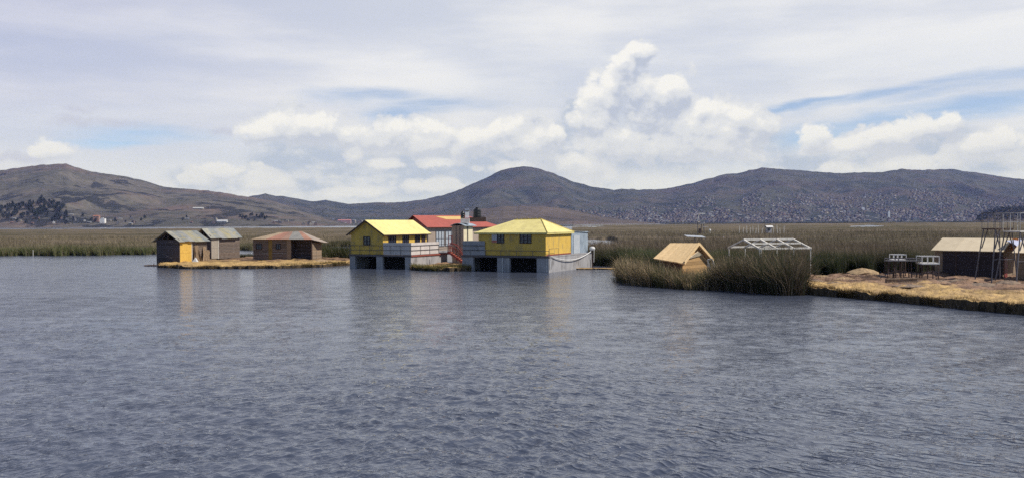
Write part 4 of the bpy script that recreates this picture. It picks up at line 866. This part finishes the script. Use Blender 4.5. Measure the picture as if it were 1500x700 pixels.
def tank(px, pyt, pyb, Y, wpx, label, name='water_tank'):
    b = atY(px, pyb, Y); t = atY(px, pyt, Y); h = t.z-b.z; r = wpx/2*Y/F
    root = tag(empty(name, b), label, 'water tank')
    MB().lathe([(r*.96,.0),(r,.05),(r,h*.18),(r*1.04,h*.20),(r,h*.22),(r,h*.42),(r*1.04,h*.44),(r,h*.46),(r,h*.66),(r*.96,h*.74),(r*.72,h*.85),(r*.42,h*.90)], 0, 0, 20).build('tank_body', M['tank'], root)
    MB().lathe([(r*.42,h*.90),(r*.44,h*.91),(r*.44,h*.98),(r*.3,h)], 0, 0, 14).build('lid', M['tank'], root)
    MB().tube([(r,0,.12),(r+.4,0,.12),(r+.4,0,-.1)], .035, 6).build('pipe', M['tank'], root)
    return root
tank(699, 303.5, 318.5, 107, 11.5, 'larger black water tank standing on the red roof')
tb = MB(); q = atY(699, 318.5, 107)
tag(MB().box(q.x-.95, q.x+1.1, q.y-.6, q.y+.7, q.z-.55, q.z-.004).build('tank_stand', M['darkwood']), 'dark timber stand under the larger black tank on the red roof', 'stand')
YT = PT.y+.9
tank(677.8, 309, 320, YT, 6.0, 'small black water tank on the white plinth above the tower')
q0 = atY(675, 323.5, YT); q1 = atY(687.5, 320.2, YT)
tag(MB().box(q0.x, q1.x, YT-.45, YT+.55, min(q0.z, ZT+.28), q1.z).build('tank_plinth', M['parapet']), 'white plinth on the service tower roof carrying the small tank', 'plinth')
def solar_heater():
    P = atY(683.5, 320.2, YT); root = tag(empty('solar_water_heater', P), 'steel solar water heater beside the small black tank', 'solar heater'); k = YT/F
    MB().tube([(-2*k,0,12*k),(4*k,0,12.4*k)], .16, 10).build('drum', M['steel'], root)
    mb = MB()
    for i in range(5): mb.tube([(-1.5*k+i*1.1*k,0,11.5*k),(-1.5*k+i*1.1*k,-.35,1.2*k)], .04, 5)
    mb.build('glass_tube', M['glazing'], root); MB().bar((-2*k,.1,0),(-2*k,.1,11*k),.04).bar((4*k,.1,0),(4*k,.1,11*k),.04).bar((-2*k,-.35,1*k),(4*k,-.35,1*k),.05).build('stand_frame', M['steel'], root)
solar_heater()
def red_stair():
    Y = 96.5; P = atY(668, 384, Y); P.z = .42; k = Y/F; root = tag(empty('red_stair', P, R(-8)), 'red steel stair climbing between the two yellow houses', 'stair')
    def q(px, py, dy=0): v = atY(px, py, Y); return Vector((v.x-P.x, dy, v.z-P.z))
    st = MB(); a = q(676,383); b = q(658,370)
    for i in range(7): t = i/6; c = a.lerp(b, t); st.box(c.x-.22, c.x+.22, -.1, .9, c.z-.04, c.z+.02)
    st.build('step', M['redstep'], root)
    fr = MB(); 
    for dy in (-.15,.95):
        fr.bar(q(678,384,dy), q(656,368.5,dy), .07,.2); 
        for t in (0,.33,.66,1): c = q(678,383,dy).lerp(q(657,369.5,dy), t); fr.tube([c, c+Vector((0,0,1.05))], .035, 5)
    fr.build('stringer', M['redmetal'], root)
    hr = MB()
    for dy in (-.15,.95):
        for up in (.55,1.05): hr.tube([q(678,383,dy)+Vector((0,0,up)), q(668,374,dy)+Vector((0,0,up*1.15)), q(657,369.5,dy)+Vector((0,0,up))], .035, 5)
    hr.tube([q(659,369,-.15), q(659,358,-.15), q(663,356,-.15), q(670,360,-.15), q(675,366,-.15), q(678,374,-.15)], .05, 6)
    hr.tube([q(661,369,.3), q(661,345,.3)], .05, 6); hr.tube([q(656,346,.3), q(662,346,.3)], .05, 6); hr.tube([q(656,369,.3), q(656,346,.3)], .04, 6)
    hr.build('handrail', M['redmetal'], root)
red_stair()

# ---- straw hut, solar panel, chair-like frame, white roof frame
def straw_hut():
    rot = R(-40); Y = 76.; P = atY(1003, 384, Y); P.z = .25
    ds = (math.sin(-rot), math.cos(-rot)); dl = (-math.cos(rot), -math.sin(rot)); root = tag(empty('straw_hut', P, rot), 'small straw hut with pale thatched roof among the reeds', 'hut')
    L = reach((P.x,P.y), dl, 960); D = reach((P.x,P.y), ds, 1043)
    ze = atY(1003, 383, Y).z-P.z; zl = atY(959, 376.8, Y+L*abs(dl[1])).z-P.z; zf = atY(1044, 377, Y+D*ds[1]).z-P.z; zr = atY(1022, 356, Y+D/2*ds[1]).z-P.z; ze = (ze+zf)/2
    b = MB()
    for (z0, z1) in [(i*.3, i*.3+.285) for i in range(int((ze-.02)/.3)+1)]:
        z1 = min(z1, ze+.05); k = random.uniform(.8,1.15); b.wall((-.35,.25),(-.35,D-.25), z0, z1, .08, (k,k,k)); 
    b.add([(-.35,.25,ze+.05),(-.35,D-.25,ze+.05),(-.35,D/2,zr-.15),(-.43,.25,ze+.05),(-.43,D-.25,ze+.05),(-.43,D/2,zr-.15)], [(0,1,2),(5,4,3),(0,3,4,1),(1,4,5,2),(2,5,3,0)], (1.15,1.12,1.1))
    b.build('gable_wall', mat('woven_straw', (.46,.29,.13), (.33,.20,.09), 5, 1, .8, 22, attr=True, stretch=(3,3,1)), root)
    MB().wall((-L+.3,.25),(-.44,.25), 0, ze, .08).wall((-.44,D-.25),(-L+.3,D-.25), 0, ze, .08).wall((-L+.3,D-.34),(-L+.3,.34), 0, ze-.15, .08).build('side_wall', mat('red_brown_matting', (.11,.055,.04), (.16,.085,.06), 5, 1, .5, 20), root)
    rf = MB(); 
    sheets(rf, (-L+.05,D/2,zr-.02),(0.0,D/2,zr),(-L-.1,-.15,zl-.05),(.1,-.15,ze-.22), 10, .12, None, .10)
    sheets(rf, (-L+.05,D/2,zr+.0),(0.0,D/2,zr+.02),(-L-.1,D+.1,zl-.05),(.1,D+.1,ze-.1), 10, .12, None, .10)
    r = rf.build('roof', M['straw_roof'], root)
    MB().bar((.06,-.12,ze-.16),(.03,D/2,zr-.05),.10,.24).bar((.06,D+.08,ze-.12),(.03,D/2,zr-.05),.10,.24).build('roof_edge', M['straw_roof'], r)
    MB().slab([(-.30,D*.2,ze+.12),(-.30,D*.75,ze+.40),(-.1,D*.5,ze+.75)], .06).build('awning_flap', M['cream_roof'], root)
    return P
PSH = straw_hut()
def solar_panel():
    P = atY(1018, 356, 88); P.z = .8; zt = atY(1018, 346, 88).z; root = tag(empty('solar_table', P, R(8)), 'flat pale solar panel on a pole behind the straw hut', 'solar panel'); h = zt-P.z; w = 14*88/F
    MB().tube([(0,0,0),(0,0,h)], .05, 8).build('pole', M['greysteel'], root)
    MB().slab([(-w,-.55,h-.03),(w,-.55,h-.13),(w,.6,h+.03),(-w,.6,h+.13)], .04).build('panel', M['steel'], root)
    MB().bar((-w*.6,0,h-.05),(w*.6,0,h-.08),.06).build('bracket', M['greysteel'], root)
solar_panel()
def wood_frame():
    Y = 71.5; P = atY(1042, 396, Y); P.z = .25; root = tag(empty('trestle', P, R(-10)), 'pale propped wooden trestle beside the gable of the straw hut', 'trestle'); k = Y/F
    def q(px, py, dy=0): v = atY(px, py, Y); return Vector((v.x-P.x, dy, v.z-P.z))
    mb = MB(); a, b, c, d = q(1036.5,380), q(1043,379), q(1046.5,392), q(1041,394)
    for u, v in ((a,b),(b,c),(c,d),(d,a)): mb.bar(u, v, .09)
    mb.build('frame_bars', M['whitewood'], root); mb = MB(); mb.bar(b, q(1049,394,.3), .07); mb.bar(d, q(1041,402), .07); mb.bar(c, q(1047,402), .07); mb.bar(a, q(1038,402,.4), .06); mb.build('leg', M['whitewood'], root)
wood_frame()
def roof_frame():
    rot = R(-17+0); Y = 76.8; P = atY(1126, 350.5, Y); zr = P.z; P.z = .2; root = tag(empty('roof_frame', P, R(14)), 'bare white timber roof frame standing above the tall reeds', 'frame')
    h = zr-.2; he = atY(1140, 363.7, 74).z-.2; L = 2.48; w = 2.7; bs = .15
    mb = MB(); mb.bar((-L,0,h),(L,0,h), bs); mb.build('ridge_beam', M['whitewood'], root)
    mb = MB()
    for s in (-1,1): mb.bar((-L-.05,s*w,he),(L+.05,s*w,he), bs)
    mb.build('eave_beam', M['whitewood'], root)
    mb = MB()
    for s in (-1,1): (mb.bar((-L,s*w/2,(h+he)/2+.02),(L,s*w/2,(h+he)/2+.02), bs*.9) if s < 0 else None)
    mb.build('purlin', M['whitewood'], root)
    for i in range(4):
        x = -L+2*L*i/3; mb = MB()
        for s in (-1,1): mb.bar((x,s*.06,h-.04),(x,s*(w+.1),he-.06), bs*.9)
        mb.build('rafter', M['whitewood'], root)
    for s in (-1,1):
        for i in range(4): x = -L+2*L*i/3; MB().tube([(x,s*w,-.2),(x,s*w,he-.05)], .05, 6).build('post', M['whitewood'], root)
roof_frame()

# ---- things on the right island
straw_heap(1263, 400.5, .62, 1.35, .48, 'pointed straw heap on the right island left of the stilt stands')
straw_heap(1235, 411, .60, 1.2, .28, 'low flat mound of straw near the front of the right island')
straw_heap(1205, 407, .60, 1.0, .22, 'low straw mound at the left end of the right island')
for (px, py, r, h, lb) in ((1192,413,1.0,.22,'dark trampled reed heap at the left end of the right island'),(1222,416,.8,.16,'small dark reed scrap heap near the front of the right island'),(1330,419,1.1,.16,'brown reed litter heap in front of the low dark wall'),(1372,414,1.0,.22,'brown litter heap between the white stand and the dark hut'),(1405,414,.9,.28,'dark litter heap in front of the dark hut'),(1440,418,1.3,.2,'brown litter heap before the lookout tower'),(1478,416,.9,.3,'dark litter heap between the two towers'),(1288,407,.8,.25,'brown litter heap left of the stilt walkway')):
    straw_heap(px, py, .60, r, h, lb, 'litter', 'litter_heap')
def stilt_stand(p0, p1, pyd, pyr, pyb, label, thick, depth, npost, wmt='white', inner=True):
    a = onz(p0, pyb, .6); Y = a.y; k = Y/F; root = tag(empty('stilt_stand', a, R(-6)), label, 'stand'); w = (p1-p0)*k; zd = atY(p0, pyd, Y).z-a.z; zr = atY(p0, pyr, Y).z-a.z
    MB().box(0, w, 0, depth, zd-thick, zd).build('deck', M[wmt], root)
    for i in range(npost):
        for y in (.1, depth-.1): x = .05+(w-.1)*i/(npost-1); MB().tube([(x,y,-.1),(x+random.uniform(-.06,.06),y,zd-thick)], .04, 6).build('leg', M['darkwood'], root)
    mb = MB()
    for y in (.04, depth-.04):
        mb.bar((0,y,zr),(w,y,zr),.06)
        for i in range(4): x = .03+(w-.06)*i/3; mb.bar((x,y,zd),(x,y,zr-.03),.05)
    for x in (.03, w-.03): mb.bar((x,.04,zr),(x,depth-.04,zr),.06)
    mb.build('railing', M[wmt], root)
    for y in (.1, depth-.1): MB().bar((0,y,zd*.35),(w,y,zd*.35),.05).build('brace', M['darkwood'], root)
stilt_stand(1350.5, 1375.5, 385, 375.5, 409, 'right white railed stand on dark stilts, nearer the dark hut', .11, 1.3, 4)
stilt_stand(1309.5, 1327.5, 380, 373, 406, 'left small white railed stand on dark stilts', .05, 1.2, 3)
stilt_stand(1300, 1347, 381.5, 378.5, 408, 'long low dark stilt walkway between the two white stands', .05, .8, 5, 'greysteel')
def low_wall():
    a = onz(1299, 416, .6); b = onz(1345, 415, .6); mb = MB().wall((0,0),(b.x-a.x,b.y-a.y), -.1, .38, .2); mb.bar((0,-.03,.38),(b.x-a.x,b.y-a.y-.03,.40),.08)
    o = mb.build('low_wall', M['litter']); o.location = a; tag(o, 'low dark matting wall in front of the stilt walkway', 'wall')
low_wall()
def dark_hut():
    rot = R(-50); P = onz(1369, 402, .6); dl = (math.cos(rot), math.sin(rot)); db = (-math.sin(rot), math.cos(rot))
    w = reach(P, dl, 1469); D = 3.6; root = tag(empty('matting_hut', P, rot), 'dark matting walled hut with cream sheet roof', 'hut')
    ze = atY(1369, 363, P.y).z-P.z; zn = Vector((P.x+dl[0]*w, P.y+dl[1]*w)); ze1 = atY(1470, 366.5, zn.y).z-P.z; ze = (ze+ze1)/2; zr = ze+.85
    x1 = reach(P, dl, 1381)
    MB().wall((0,0),(x1,0), -.1, ze, .07).build('end_panel', M['reedwall'], root)
    MB().boards((x1+.01,0),(w,0), -.1, ze, .6, .07, .18).build('front_wall', M['darkmat'], root)
    mb = MB().wall((w,.08),(w,D), -.1, ze, .07); mb.add([(w,0,ze),(w,D,ze),(w,D/2,zr-.1),(w-.07,0,ze),(w-.07,D,ze),(w-.07,D/2,zr-.1)], [(0,1,2),(5,4,3),(0,3,4,1),(1,4,5,2),(2,5,3,0)]); mb.build('gable_wall', M['reedwall'], root)
    MB().wall((w-.08,D),(.08,D),-.1,ze,.07).build('rear_wall', M['reedwall'], root); MB().wall((0,D),(0,.08), -.1, ze, .07).build('side_wall', M['reedwall'], root)
    MB().box(w+.002,w+.05,.25,.85,-.05,1.55).build('door', M['redmetal'], root)
    for x in (w*.33, w*.66): MB().box(x-.04,x+.04,-.04,-.002,-.1,ze).build('wall_batten', M['darkwood'], root)
    rf = MB(); sheets(rf, (-.15,D/2,zr),(w+.1,D/2,zr),(-.15,-.3,ze-.12),(w+.1,-.3,ze-.12), 6, .06, None, .04); sheets(rf, (-.15,D/2,zr+.004),(w+.1,D/2,zr+.004),(-.15,D+.3,ze-.12),(w+.1,D+.3,ze-.12), 6, .06)
    rf.build('roof', M['cream_roof'], root)
    q = P+Matrix.Rotation(rot,3,'Z')@Vector((w+.1,.5,0)); t = tag(empty('tarp_awning', q, rot), 'blue grey tarp awning sagging off the gable of the dark hut', 'awning')
    mb = MB(); pr = [(1.25*i/6, zr-.05-.75*(i/6)**1.6) for i in range(7)]
    for (a, za), (b, zb) in zip(pr[:-1], pr[1:]): mb.slab([(a,-.2,za-.1),(b,-.3,zb-.12),(b,D-1.0,zb),(a,D-1.1,za)], .04)
    mb.build('tarp', M['bluetarp'], t)
    for y in (-.2, D-1.1): MB().tube([(1.2,y,-.1),(1.2,y,zr-.82)], .045, 6).build('post', M['darkwood'], t)
dark_hut()
def tower(px0, px1, pyd, pyr, pyb, Y, label, splay, nb=3, deck='darkwood'):
    g = atY((px0+px1)/2, pyb, Y); g.z = .6; k = Y/F; root = tag(empty('lookout_tower', g, R(10)), label, 'tower'); w = (px1-px0)*k/2; zd = atY(750+(px0+px1)/2-750, pyd, Y).z-.6; zr = atY((px0+px1)/2, pyr, Y).z-.6; d = w*.9
    MB().box(-w, w, -d, d, zd-.10, zd).build('deck', M[deck], root)
    for sx in (-1,1):
        for sy in (-1,1): MB().bar((sx*(w+splay)-(splay*.4), sy*(d+splay*.6), -.2),(sx*w*.9, sy*d*.9, zd-.10), .07).build('leg', M['greysteel'], root)
    bars = [((sx*w*1.02,sy*d,zd*.62),(sx*w*.45,sy*d*.9,zd-.1),.06) for sx in (-1,1) for sy in (-1,1)]+[((-w-splay*.5,-d,zd*.42),(w+splay*.3,-d,zd*.42),.05)]
    for q in bars: MB().bar(*q).build('brace', M['greysteel'], root)
    mb = MB()
    for sy in (-1,1):
        mb.bar((-w,sy*d,zr),(w,sy*d,zr),.05); mb.bar((-w,sy*d,(zd+zr)/2),(w,sy*d,(zd+zr)/2),.025)
        for i in range(nb+1): x = -w+2*w*i/nb; mb.bar((x,sy*d,zd),(x,sy*d,zr),.032)
    for sx in (-1,1): mb.bar((sx*w,-d,zr),(sx*w,d,zr),.06)
    mb.build('railing', M['palesteel'] if deck != 'darkwood' else M['greysteel'], root); return root
tower(1446, 1476, 334.5, 312.5, 409, 62.5, 'grey steel lookout tower with dark deck in front of the dark hut', .32)
tower(1479, 1516, 338, 312, 407, 61, 'pale railed steel tower at the right edge of the photo', .35, 3, 'whitewood')
def right_hut():
    rot = R(-50); P = onz(1488, 409.5, .6); w = 5; D = 3.6; root = tag(empty('matting_hut', P, rot), 'tan reed walled hut with cream roof at the right edge', 'hut'); ze = atY(1488, 367, P.y).z-P.z; zr = ze+.85
    MB().boards((0,0),(w,0),-.1,ze,.5,.07,.12).wall((0,D),(0,0.08),-.1,ze,.07,(1.1,1.1,1.1)).wall((w,D),(0,D),-.1,ze,.07).build('wall', M['reedwall'], root)
    rf = MB(); sheets(rf, (-.15,D/2,zr),(w,D/2,zr),(-.15,-.3,ze-.12),(w,-.3,ze-.12), 6, .06, [(1.25,1.25,1.3)]); sheets(rf, (-.15,D/2,zr+.004),(w,D/2,zr+.004),(-.15,D+.3,ze-.12),(w,D+.3,ze-.12), 6, .06)
    rf.build('roof', M['cream_roof'], root)
right_hut()
def cloths():
    Y = 67.5; a = atY(1481, 366, Y); b = atY(1492, 348, Y); mb = MB(); n = 6
    for i in range(n):
        x0 = a.x+(b.x-a.x)*i/n; x1 = a.x+(b.x-a.x)*(i+1)/n; mb.slab([(x0,Y+.12*(i%2),b.z-.1*(i%2)),(x1,Y+.12*((i+1)%2),b.z-.08),(x1,Y,a.z),(x0,Y,a.z+.05)], .03)
    tag(mb.build('orange_cloth', M['orange']), 'orange cloth hanging between the tarp awning and the right tower', 'cloth')
cloths()

# ---- small things in the reeds
def stake(px, pyb, pyt, z, label, group=None, r=.05, name='wooden_stake', mt='whitewood', lean=0.0):
    P = onz(px, pyb, z); t = atY(px, pyt, P.y); o = MB().tube([(0,0,-.3),(lean*.5,0,(t.z-z)*.5),(lean,0,t.z-z)], r, 6, taper=.8).build(name, M[mt]); o.location = P; return tag(o, label, 'stake', group)
stake(48.5, 374, 365.5, .0, 'pale stake standing in the water at the edge of the left reeds', r=.055)
for px, h in ((1083,331),(1088.5,333),(1094,330.5),(1099,333),(1103,331.5),(1107,333.5),(1111,329.5),(1116,334),(1133,333.5),(1139,329.8),(1143,334),(1148,331)):
    stake(px, 342, h, 1.0, 'pale post in the row of posts around the white kiosk', 'posts around the far white kiosk', r=.11, lean=random.uniform(-.3,.3))
def kiosk():
    P = onz(1126.5, 341.5, 1.0); k = P.y/F; root = tag(empty('kiosk', P), 'small far kiosk with white roof standing in the reeds', 'kiosk')
    MB().box(-3.4*k,3.4*k,-.6,1.2,0,8.6*k).build('wall', M['shutter'], root); MB().box(-2.5*k,.5*k,-.64,-.602,3.5*k,7*k).build('window', M['glass'], root)
    MB().slab([(-5*k,-1.4,8.7*k),(5*k,-1.4,8.7*k),(5*k,0,11*k),(-5*k,0,11*k)], .12).slab([(-5*k,0,11*k),(5*k,0,11*k),(5*k,1.6,8.7*k),(-5*k,1.6,8.7*k)], .12).build('roof', M['white'], root)
kiosk()
m_ = stake(1120.5, 341.5, 291, 1.0, 'tall thin mast beside the far white kiosk', r=.09, name='mast', mt='greysteel'); m_['category'] = 'mast'
def far_lookout():
    P = onz(1029, 342, 1.0); k = P.y/F; root = tag(empty('lookout_tower', P), 'far lookout with bent white pole rising above the reed bed', 'tower')
    for x in (-2.5,2.5): MB().bar((x*k,0,-.3),(x*k*.6,0,16*k),.22).build('leg', M['greysteel'], root)
    MB().box(-3*k,3*k,-.8,.8,14*k,18.5*k).build('cabin', M['shutter'], root); MB().box(-3.6*k,3.6*k,-1,1,18.5*k,19.3*k).build('roof', M['galvx'], root)
    MB().box(0,8*k,-.3,.3,9*k,9.8*k).build('platform', M['parapet'], root); MB().box(-5*k,-1.5*k,-.2,1,0,7*k).build('shed', M['darkwood'], root)
    MB().tube([(-7.2*k,0,18*k),(-5*k,0,29*k),(4*k,0,28.8*k)], .14, 6).build('bent_pole', M['white'], root); MB().tube([(-7.2*k,0,-.3),(-7.2*k,0,18*k)], .10, 6).build('mast', M['greysteel'], root)
far_lookout()
P = onz(1040, 341.5, 1.0); k = P.y/F
bl = empty('ball_marker', P); tag(bl, 'white ball marker on a short post in the far reeds', 'marker')
MB().tube([(0,0,-.2),(0,0,2.2*k)], .12, 6).build('post', M['whitewood'], bl); MB().lathe([(.05,2*k),(1.2*k,2.6*k),(1.6*k,4*k),(1.2*k,5.4*k),(.05,6*k)], 0, 0, 14).build('ball', M['white'], bl, True)
st_ = stake(877, 359, 353.5, .3, 'short dark stake in the channel right of the yellow house', r=.12, mt='darkwood', lean=.8)

# ---- shoreline trees, village and town
def tree_mesh(seed, h, wide):
    rs = random.Random(seed); rn = np.random.default_rng(seed); tr = MB(); tr.tube([(0,0,-1),(rs.uniform(-.3,.3),0,h*.4),(rs.uniform(-.8,.8),0,h*.85)], h*.022, 6, taper=.3)
    V = []; Q = []; C = []
    blobs = [(rs.uniform(-1,1)*wide*.5*(1-.6*t), rs.uniform(-1,1)*wide*.5*(1-.6*t), h*(.30+.68*t), wide*rs.uniform(.22,.38)*(1-.35*t)) for t in [i/9 for i in range(10)]]
    for (x, y, z, r) in blobs:
        tr.tube([(0,0,max(z-h*.15,.5)),(x*.7,y*.7,z)], h*.008, 4)
        for i in range(70):
            d = rn.normal(size=3); d /= np.linalg.norm(d); c = np.array([x,y,z])+d*r*rn.uniform(.5,1.1)*np.array([1,1,1.15]); s = rn.uniform(.5,1.1); a = rn.normal(size=3); b = rn.normal(size=3)
            a /= np.linalg.norm(a); b -= a*a.dot(b); b /= np.linalg.norm(b); n = len(V); V += [c-a*s, c+b*s, c+a*s, c-b*s]; Q.append((n,n+1,n+2,n+3)); k = rn.uniform(.7,1.4); C += [np.array([.030,.042,.024])*k]*4
    return tr, np.array(V), np.array(Q), np.array(C)
def make_tree(seed, h, wide, loc, label, group, name='eucalyptus_tree'):
    root = tag(empty(name, loc), label, 'tree', group); tr, V, Q, C = tree_mesh(seed, h, wide); tr.build('trunk', M['trunk'], root); c = np_mesh('crown', V, Q, M_leaf, C); c.parent = root; return root
def shore(hill, px, y):
    a = (px-750)/F; z = float(hill.z(np.array([a]), np.array([float(y)]))[0]); return Vector((a*y, y, z))
protos = [make_tree(s, h, w, (0,0,0), 'dark eucalyptus tree on the far left shore', 'trees on the far left shore') for s, h, w in ((1,17,13),(2,14,12),(3,20,12))]
first = True; tr_used = [False]*3
def put_tree(px, y, sc, hill=left_hill, label='dark eucalyptus tree in the wood on the far left shore', group='trees on the far left shore'):
    i = random.randrange(3); t = protos[i] if not tr_used[i] else copy_tree(protos[i]); tr_used[i] = True
    t.location = shore(hill, px, y)-Vector((0,0,1)); t.rotation_euler.z = random.uniform(0,6.28); t.scale = (sc,)*3; t['label'] = label; t['group'] = group
tl = [(p+random.uniform(-2,2), random.uniform(2560,2950), random.uniform(.6,1.25)) for p in list(range(-40,100,3))*2]
for p, y, s in tl: put_tree(p, y, s)
for p, y in ((58,2900),(62,2950),(66,2900),(84,2750),(88,2750)): put_tree(p, y, 1.3)
for p in (120,126,132,136,142,165,170,186,192,205,212,268,275): put_tree(p+random.uniform(-2,2), random.uniform(2600,2750), random.uniform(.45,.75), label='dark tree in the scattered trees behind the shore houses', group='scattered trees behind the shore houses')
for p in range(352,392,3): put_tree(p+random.uniform(-1,1), random.uniform(2680,2950), random.uniform(.5,.8), label='dark tree in the grove behind the long plank hut', group='grove on the far shore behind the long plank hut')

def house_mesh(name, w, d, h, pitched, wall, roof):
    mb = MB(); mb.box(-w/2,w/2,-d/2,d/2,-3,h,wall)
    if pitched: mb.add([(-w/2-.5,-d/2-.5,h),(w/2+.5,-d/2-.5,h),(w/2+.5,d/2+.5,h),(-w/2-.5,d/2+.5,h),(-w/2-.5,0,h+d*.28),(w/2+.5,0,h+d*.28)], [(0,1,5,4),(2,3,4,5),(0,4,3),(1,2,5),(0,3,2,1)], roof)
    else: mb.box(-w/2-.2,w/2+.2,-d/2-.2,d/2+.2,h+.01,h+.5,roof); mb.box(-w/4,w/6,-d/5,d/4,h+.51,h+2.2,wall)
    for i in range(2): mb.box(-w*.3+i*w*.4,-w*.3+i*w*.4+1.4,-d/2-.08,-d/2-.01,1,2.4,(.03,.03,.04))
    return mb
M_town = mat('town_paint', (1,1,1), None, rough=.8, attr=True)
brick = (.13,.098,.09); grey = (.125,.12,.12); whitec = (.46,.45,.44); tinc = (.20,.205,.22); redt = (.19,.10,.08); creamc = (.26,.23,.19); bluec = (.10,.16,.34); dark = (.07,.065,.065)
variants = []
def town():
    specs = [(9,8,6,0,brick,grey),(8,7,4,1,brick,redt),(10,8,7,0,grey,tinc),(12,9,5,1,creamc,tinc),(9,9,9,0,brick,dark),(8,8,5,0,whitec,tinc),(14,9,4,1,grey,tinc),(10,8,6,0,creamc,whitec),(8,8,7,0,dark,brick)]
    meshes = []
    for s in specs: o = house_mesh('town_house', *s).build('town_house', M_town); meshes.append(o.data); bpy.data.objects.remove(o)
    return meshes
tm = town(); cnt = 0
def put_house(mesh, hill, px, y, label, group, name, sc=1.0, cat='house'):
    o = bpy.data.objects.new(name, mesh); col.objects.link(o); o.location = shore(hill, px, y); o.rotation_euler.z = random.uniform(-.5,.5); o.scale = (sc,)*3; return tag(o, label, cat, group)
for i in range(64):                                    # village along the left shore
    px = random.choice([random.uniform(150,340), random.uniform(395,530), random.uniform(400,520), random.uniform(-30,150)])
    hl = left_hill if px < 470 else far_hill; y = random.uniform(2540,2720) if px < 470 else random.uniform(4640,4900)
    put_house(random.choice(tm), hl, px, y, 'tiny house in the village strip on the far left shore', 'houses of the village on the far left shore', 'village_house', .85 if px < 470 else 1.5)
for i in range(215):                                   # nearer houses of the town
    px = random.uniform(850,1500); y = random.uniform(4620,5000)
    put_house(random.choice(tm), far_hill, px, y, 'tiny house low in the town at the foot of the far right range', 'houses low in the town at the foot of the far range', 'town_house', random.uniform(.9,1.5))
def town_mass():
    boxes = []; V = []; Q = []; C = []
    pal = [brick]*8+[grey]*5+[dark]*6+[creamc]*1+[tinc]*2
    rn = random.Random(5); n = 0
    fcs = np.array([(0,1,5,4),(1,2,6,5),(2,3,7,6),(3,0,4,7),(4,5,6,7)])
    while n < 5200:
        px = rn.uniform(790,1560); t = rn.random()**1.5; y = 4640+t*1500
        lim = np.interp(px, [790,870,1000,1200,1500], [.25,.5,.75,.9,.75])
        if t > lim or rn.random() > 1.15-t: continue
        if vnoise(np.array([px/22.]), np.array([y/260.]), 91)[0]+rn.uniform(-.4,.8) < 0: continue
        a = (px-750)/F; boxes.append((a, y)); n += 1
    A = np.array(boxes); Z = far_hill.z(A[:,0], A[:,1])
    for (a, y), z in zip(boxes, Z):
        w = rn.uniform(4,8); d = rn.uniform(4,7); h = rn.uniform(3,8); c = rn.choice(pal); x = a*y; o = len(V); th = rn.uniform(-.6,.6); cs, sn = math.cos(th), math.sin(th)
        for zz in (z-4, z+h):
            for sx, sy in ((-1,-1),(1,-1),(1,1),(-1,1)): V.append((x+sx*w*cs-sy*d*sn, y+sx*w*sn+sy*d*cs, zz))
        Q.append(fcs+o); k = rn.uniform(.6,1.0); C += [tuple(q*k for q in c)]*8
    tag(np_mesh('distant_town', np.array(V), np.concatenate(Q), M_town, np.array(C)), 'dense mass of tiny houses spreading up the far right slopes', 'town', kind='stuff')
town_mass()
def special(px, y, hill, w, d, h, pitched, wall, roof, label, name='shore_building', cat='building', rz=0.):
    o = house_mesh(name, w, d, h, pitched, wall, roof).build(name, M_town); o.location = shore(hill, px, y); o.rotation_euler.z = rz; return tag(o, label, cat)
special(151, 2600, left_hill, 15, 10, 14, 0, (.75,.72,.70), whitec, 'tall white building by the far left shore below the hill')
special(142, 2650, left_hill, 18, 10, 18, 1, (.34,.20,.14), (.33,.14,.09), 'orange roofed building left of the tall white one')
special(291, 3050, left_hill, 36, 12, 4, 1, creamc, (.42,.42,.42), 'long pale roofed shed on the brown slope above the plank huts', 'long_shed', 'shed')
special(326, 2620, left_hill, 30, 12, 4, 1, whitec, (.55,.54,.56), 'long white roofed shed on the shore behind the plank huts', 'long_shed', 'shed')
special(480, 4700, far_hill, 60, 20, 26, 0, (.20,.26,.42), bluec, 'large blue building on the far shore left of the yellow houses')
special(505, 4700, far_hill, 70, 20, 18, 1, (.42,.25,.24), (.38,.16,.14), 'long reddish building on the far shore left of the yellow houses')
special(1302, 4800, far_hill, 9, 9, 36, 0, (.72,.72,.72), whitec, 'slender white tower block standing in the far town', 'town_tower')
special(1264, 5100, far_hill, 16, 12, 16, 0, (.66,.66,.68), whitec, 'broad pale block high in the far town', 'town_tower')

def right_wood():
    """the wooded headland at the right edge"""
    hh = Hill([(1425,323),(1440,312),(1455,306),(1475,303.5),(1500,303),(1540,302),(1600,306),(1680,316),(1740,324)], 2780, 2960, 3300, 61, .4, .7)
    hh.build('hills', M_knoll, 'small dark wooded headland at the right edge', 1425, 1745, 60, 16)
    V = []; Q = []; C = []; n = 2600; px = rng.uniform(1432,1700,n); y = rng.uniform(2790,3000,n); a = (px-750)/F; z = hh.z(a, y)
    for i in range(n):
        c0 = np.array([a[i]*y[i], y[i], z[i]+rng.uniform(0,7)])
        for j in range(5):
            c = c0+rng.normal(0,2.6,3); s = rng.uniform(1.2,2.6); u = rng.normal(size=3); w = rng.normal(size=3); u /= np.linalg.norm(u); w -= u*u.dot(w); w /= np.linalg.norm(w)
            o = len(V); V += [c-u*s, c+w*s, c+u*s, c-w*s]; Q.append((o,o+1,o+2,o+3)); C += [np.array([.018,.026,.020])*rng.uniform(.7,1.4)]*4
    tag(np_mesh('far_wood', np.array(V), np.array(Q), M_leaf, np.array(C)), 'dark far wood covering the headland at the right edge', 'wood', kind='stuff')
right_wood()
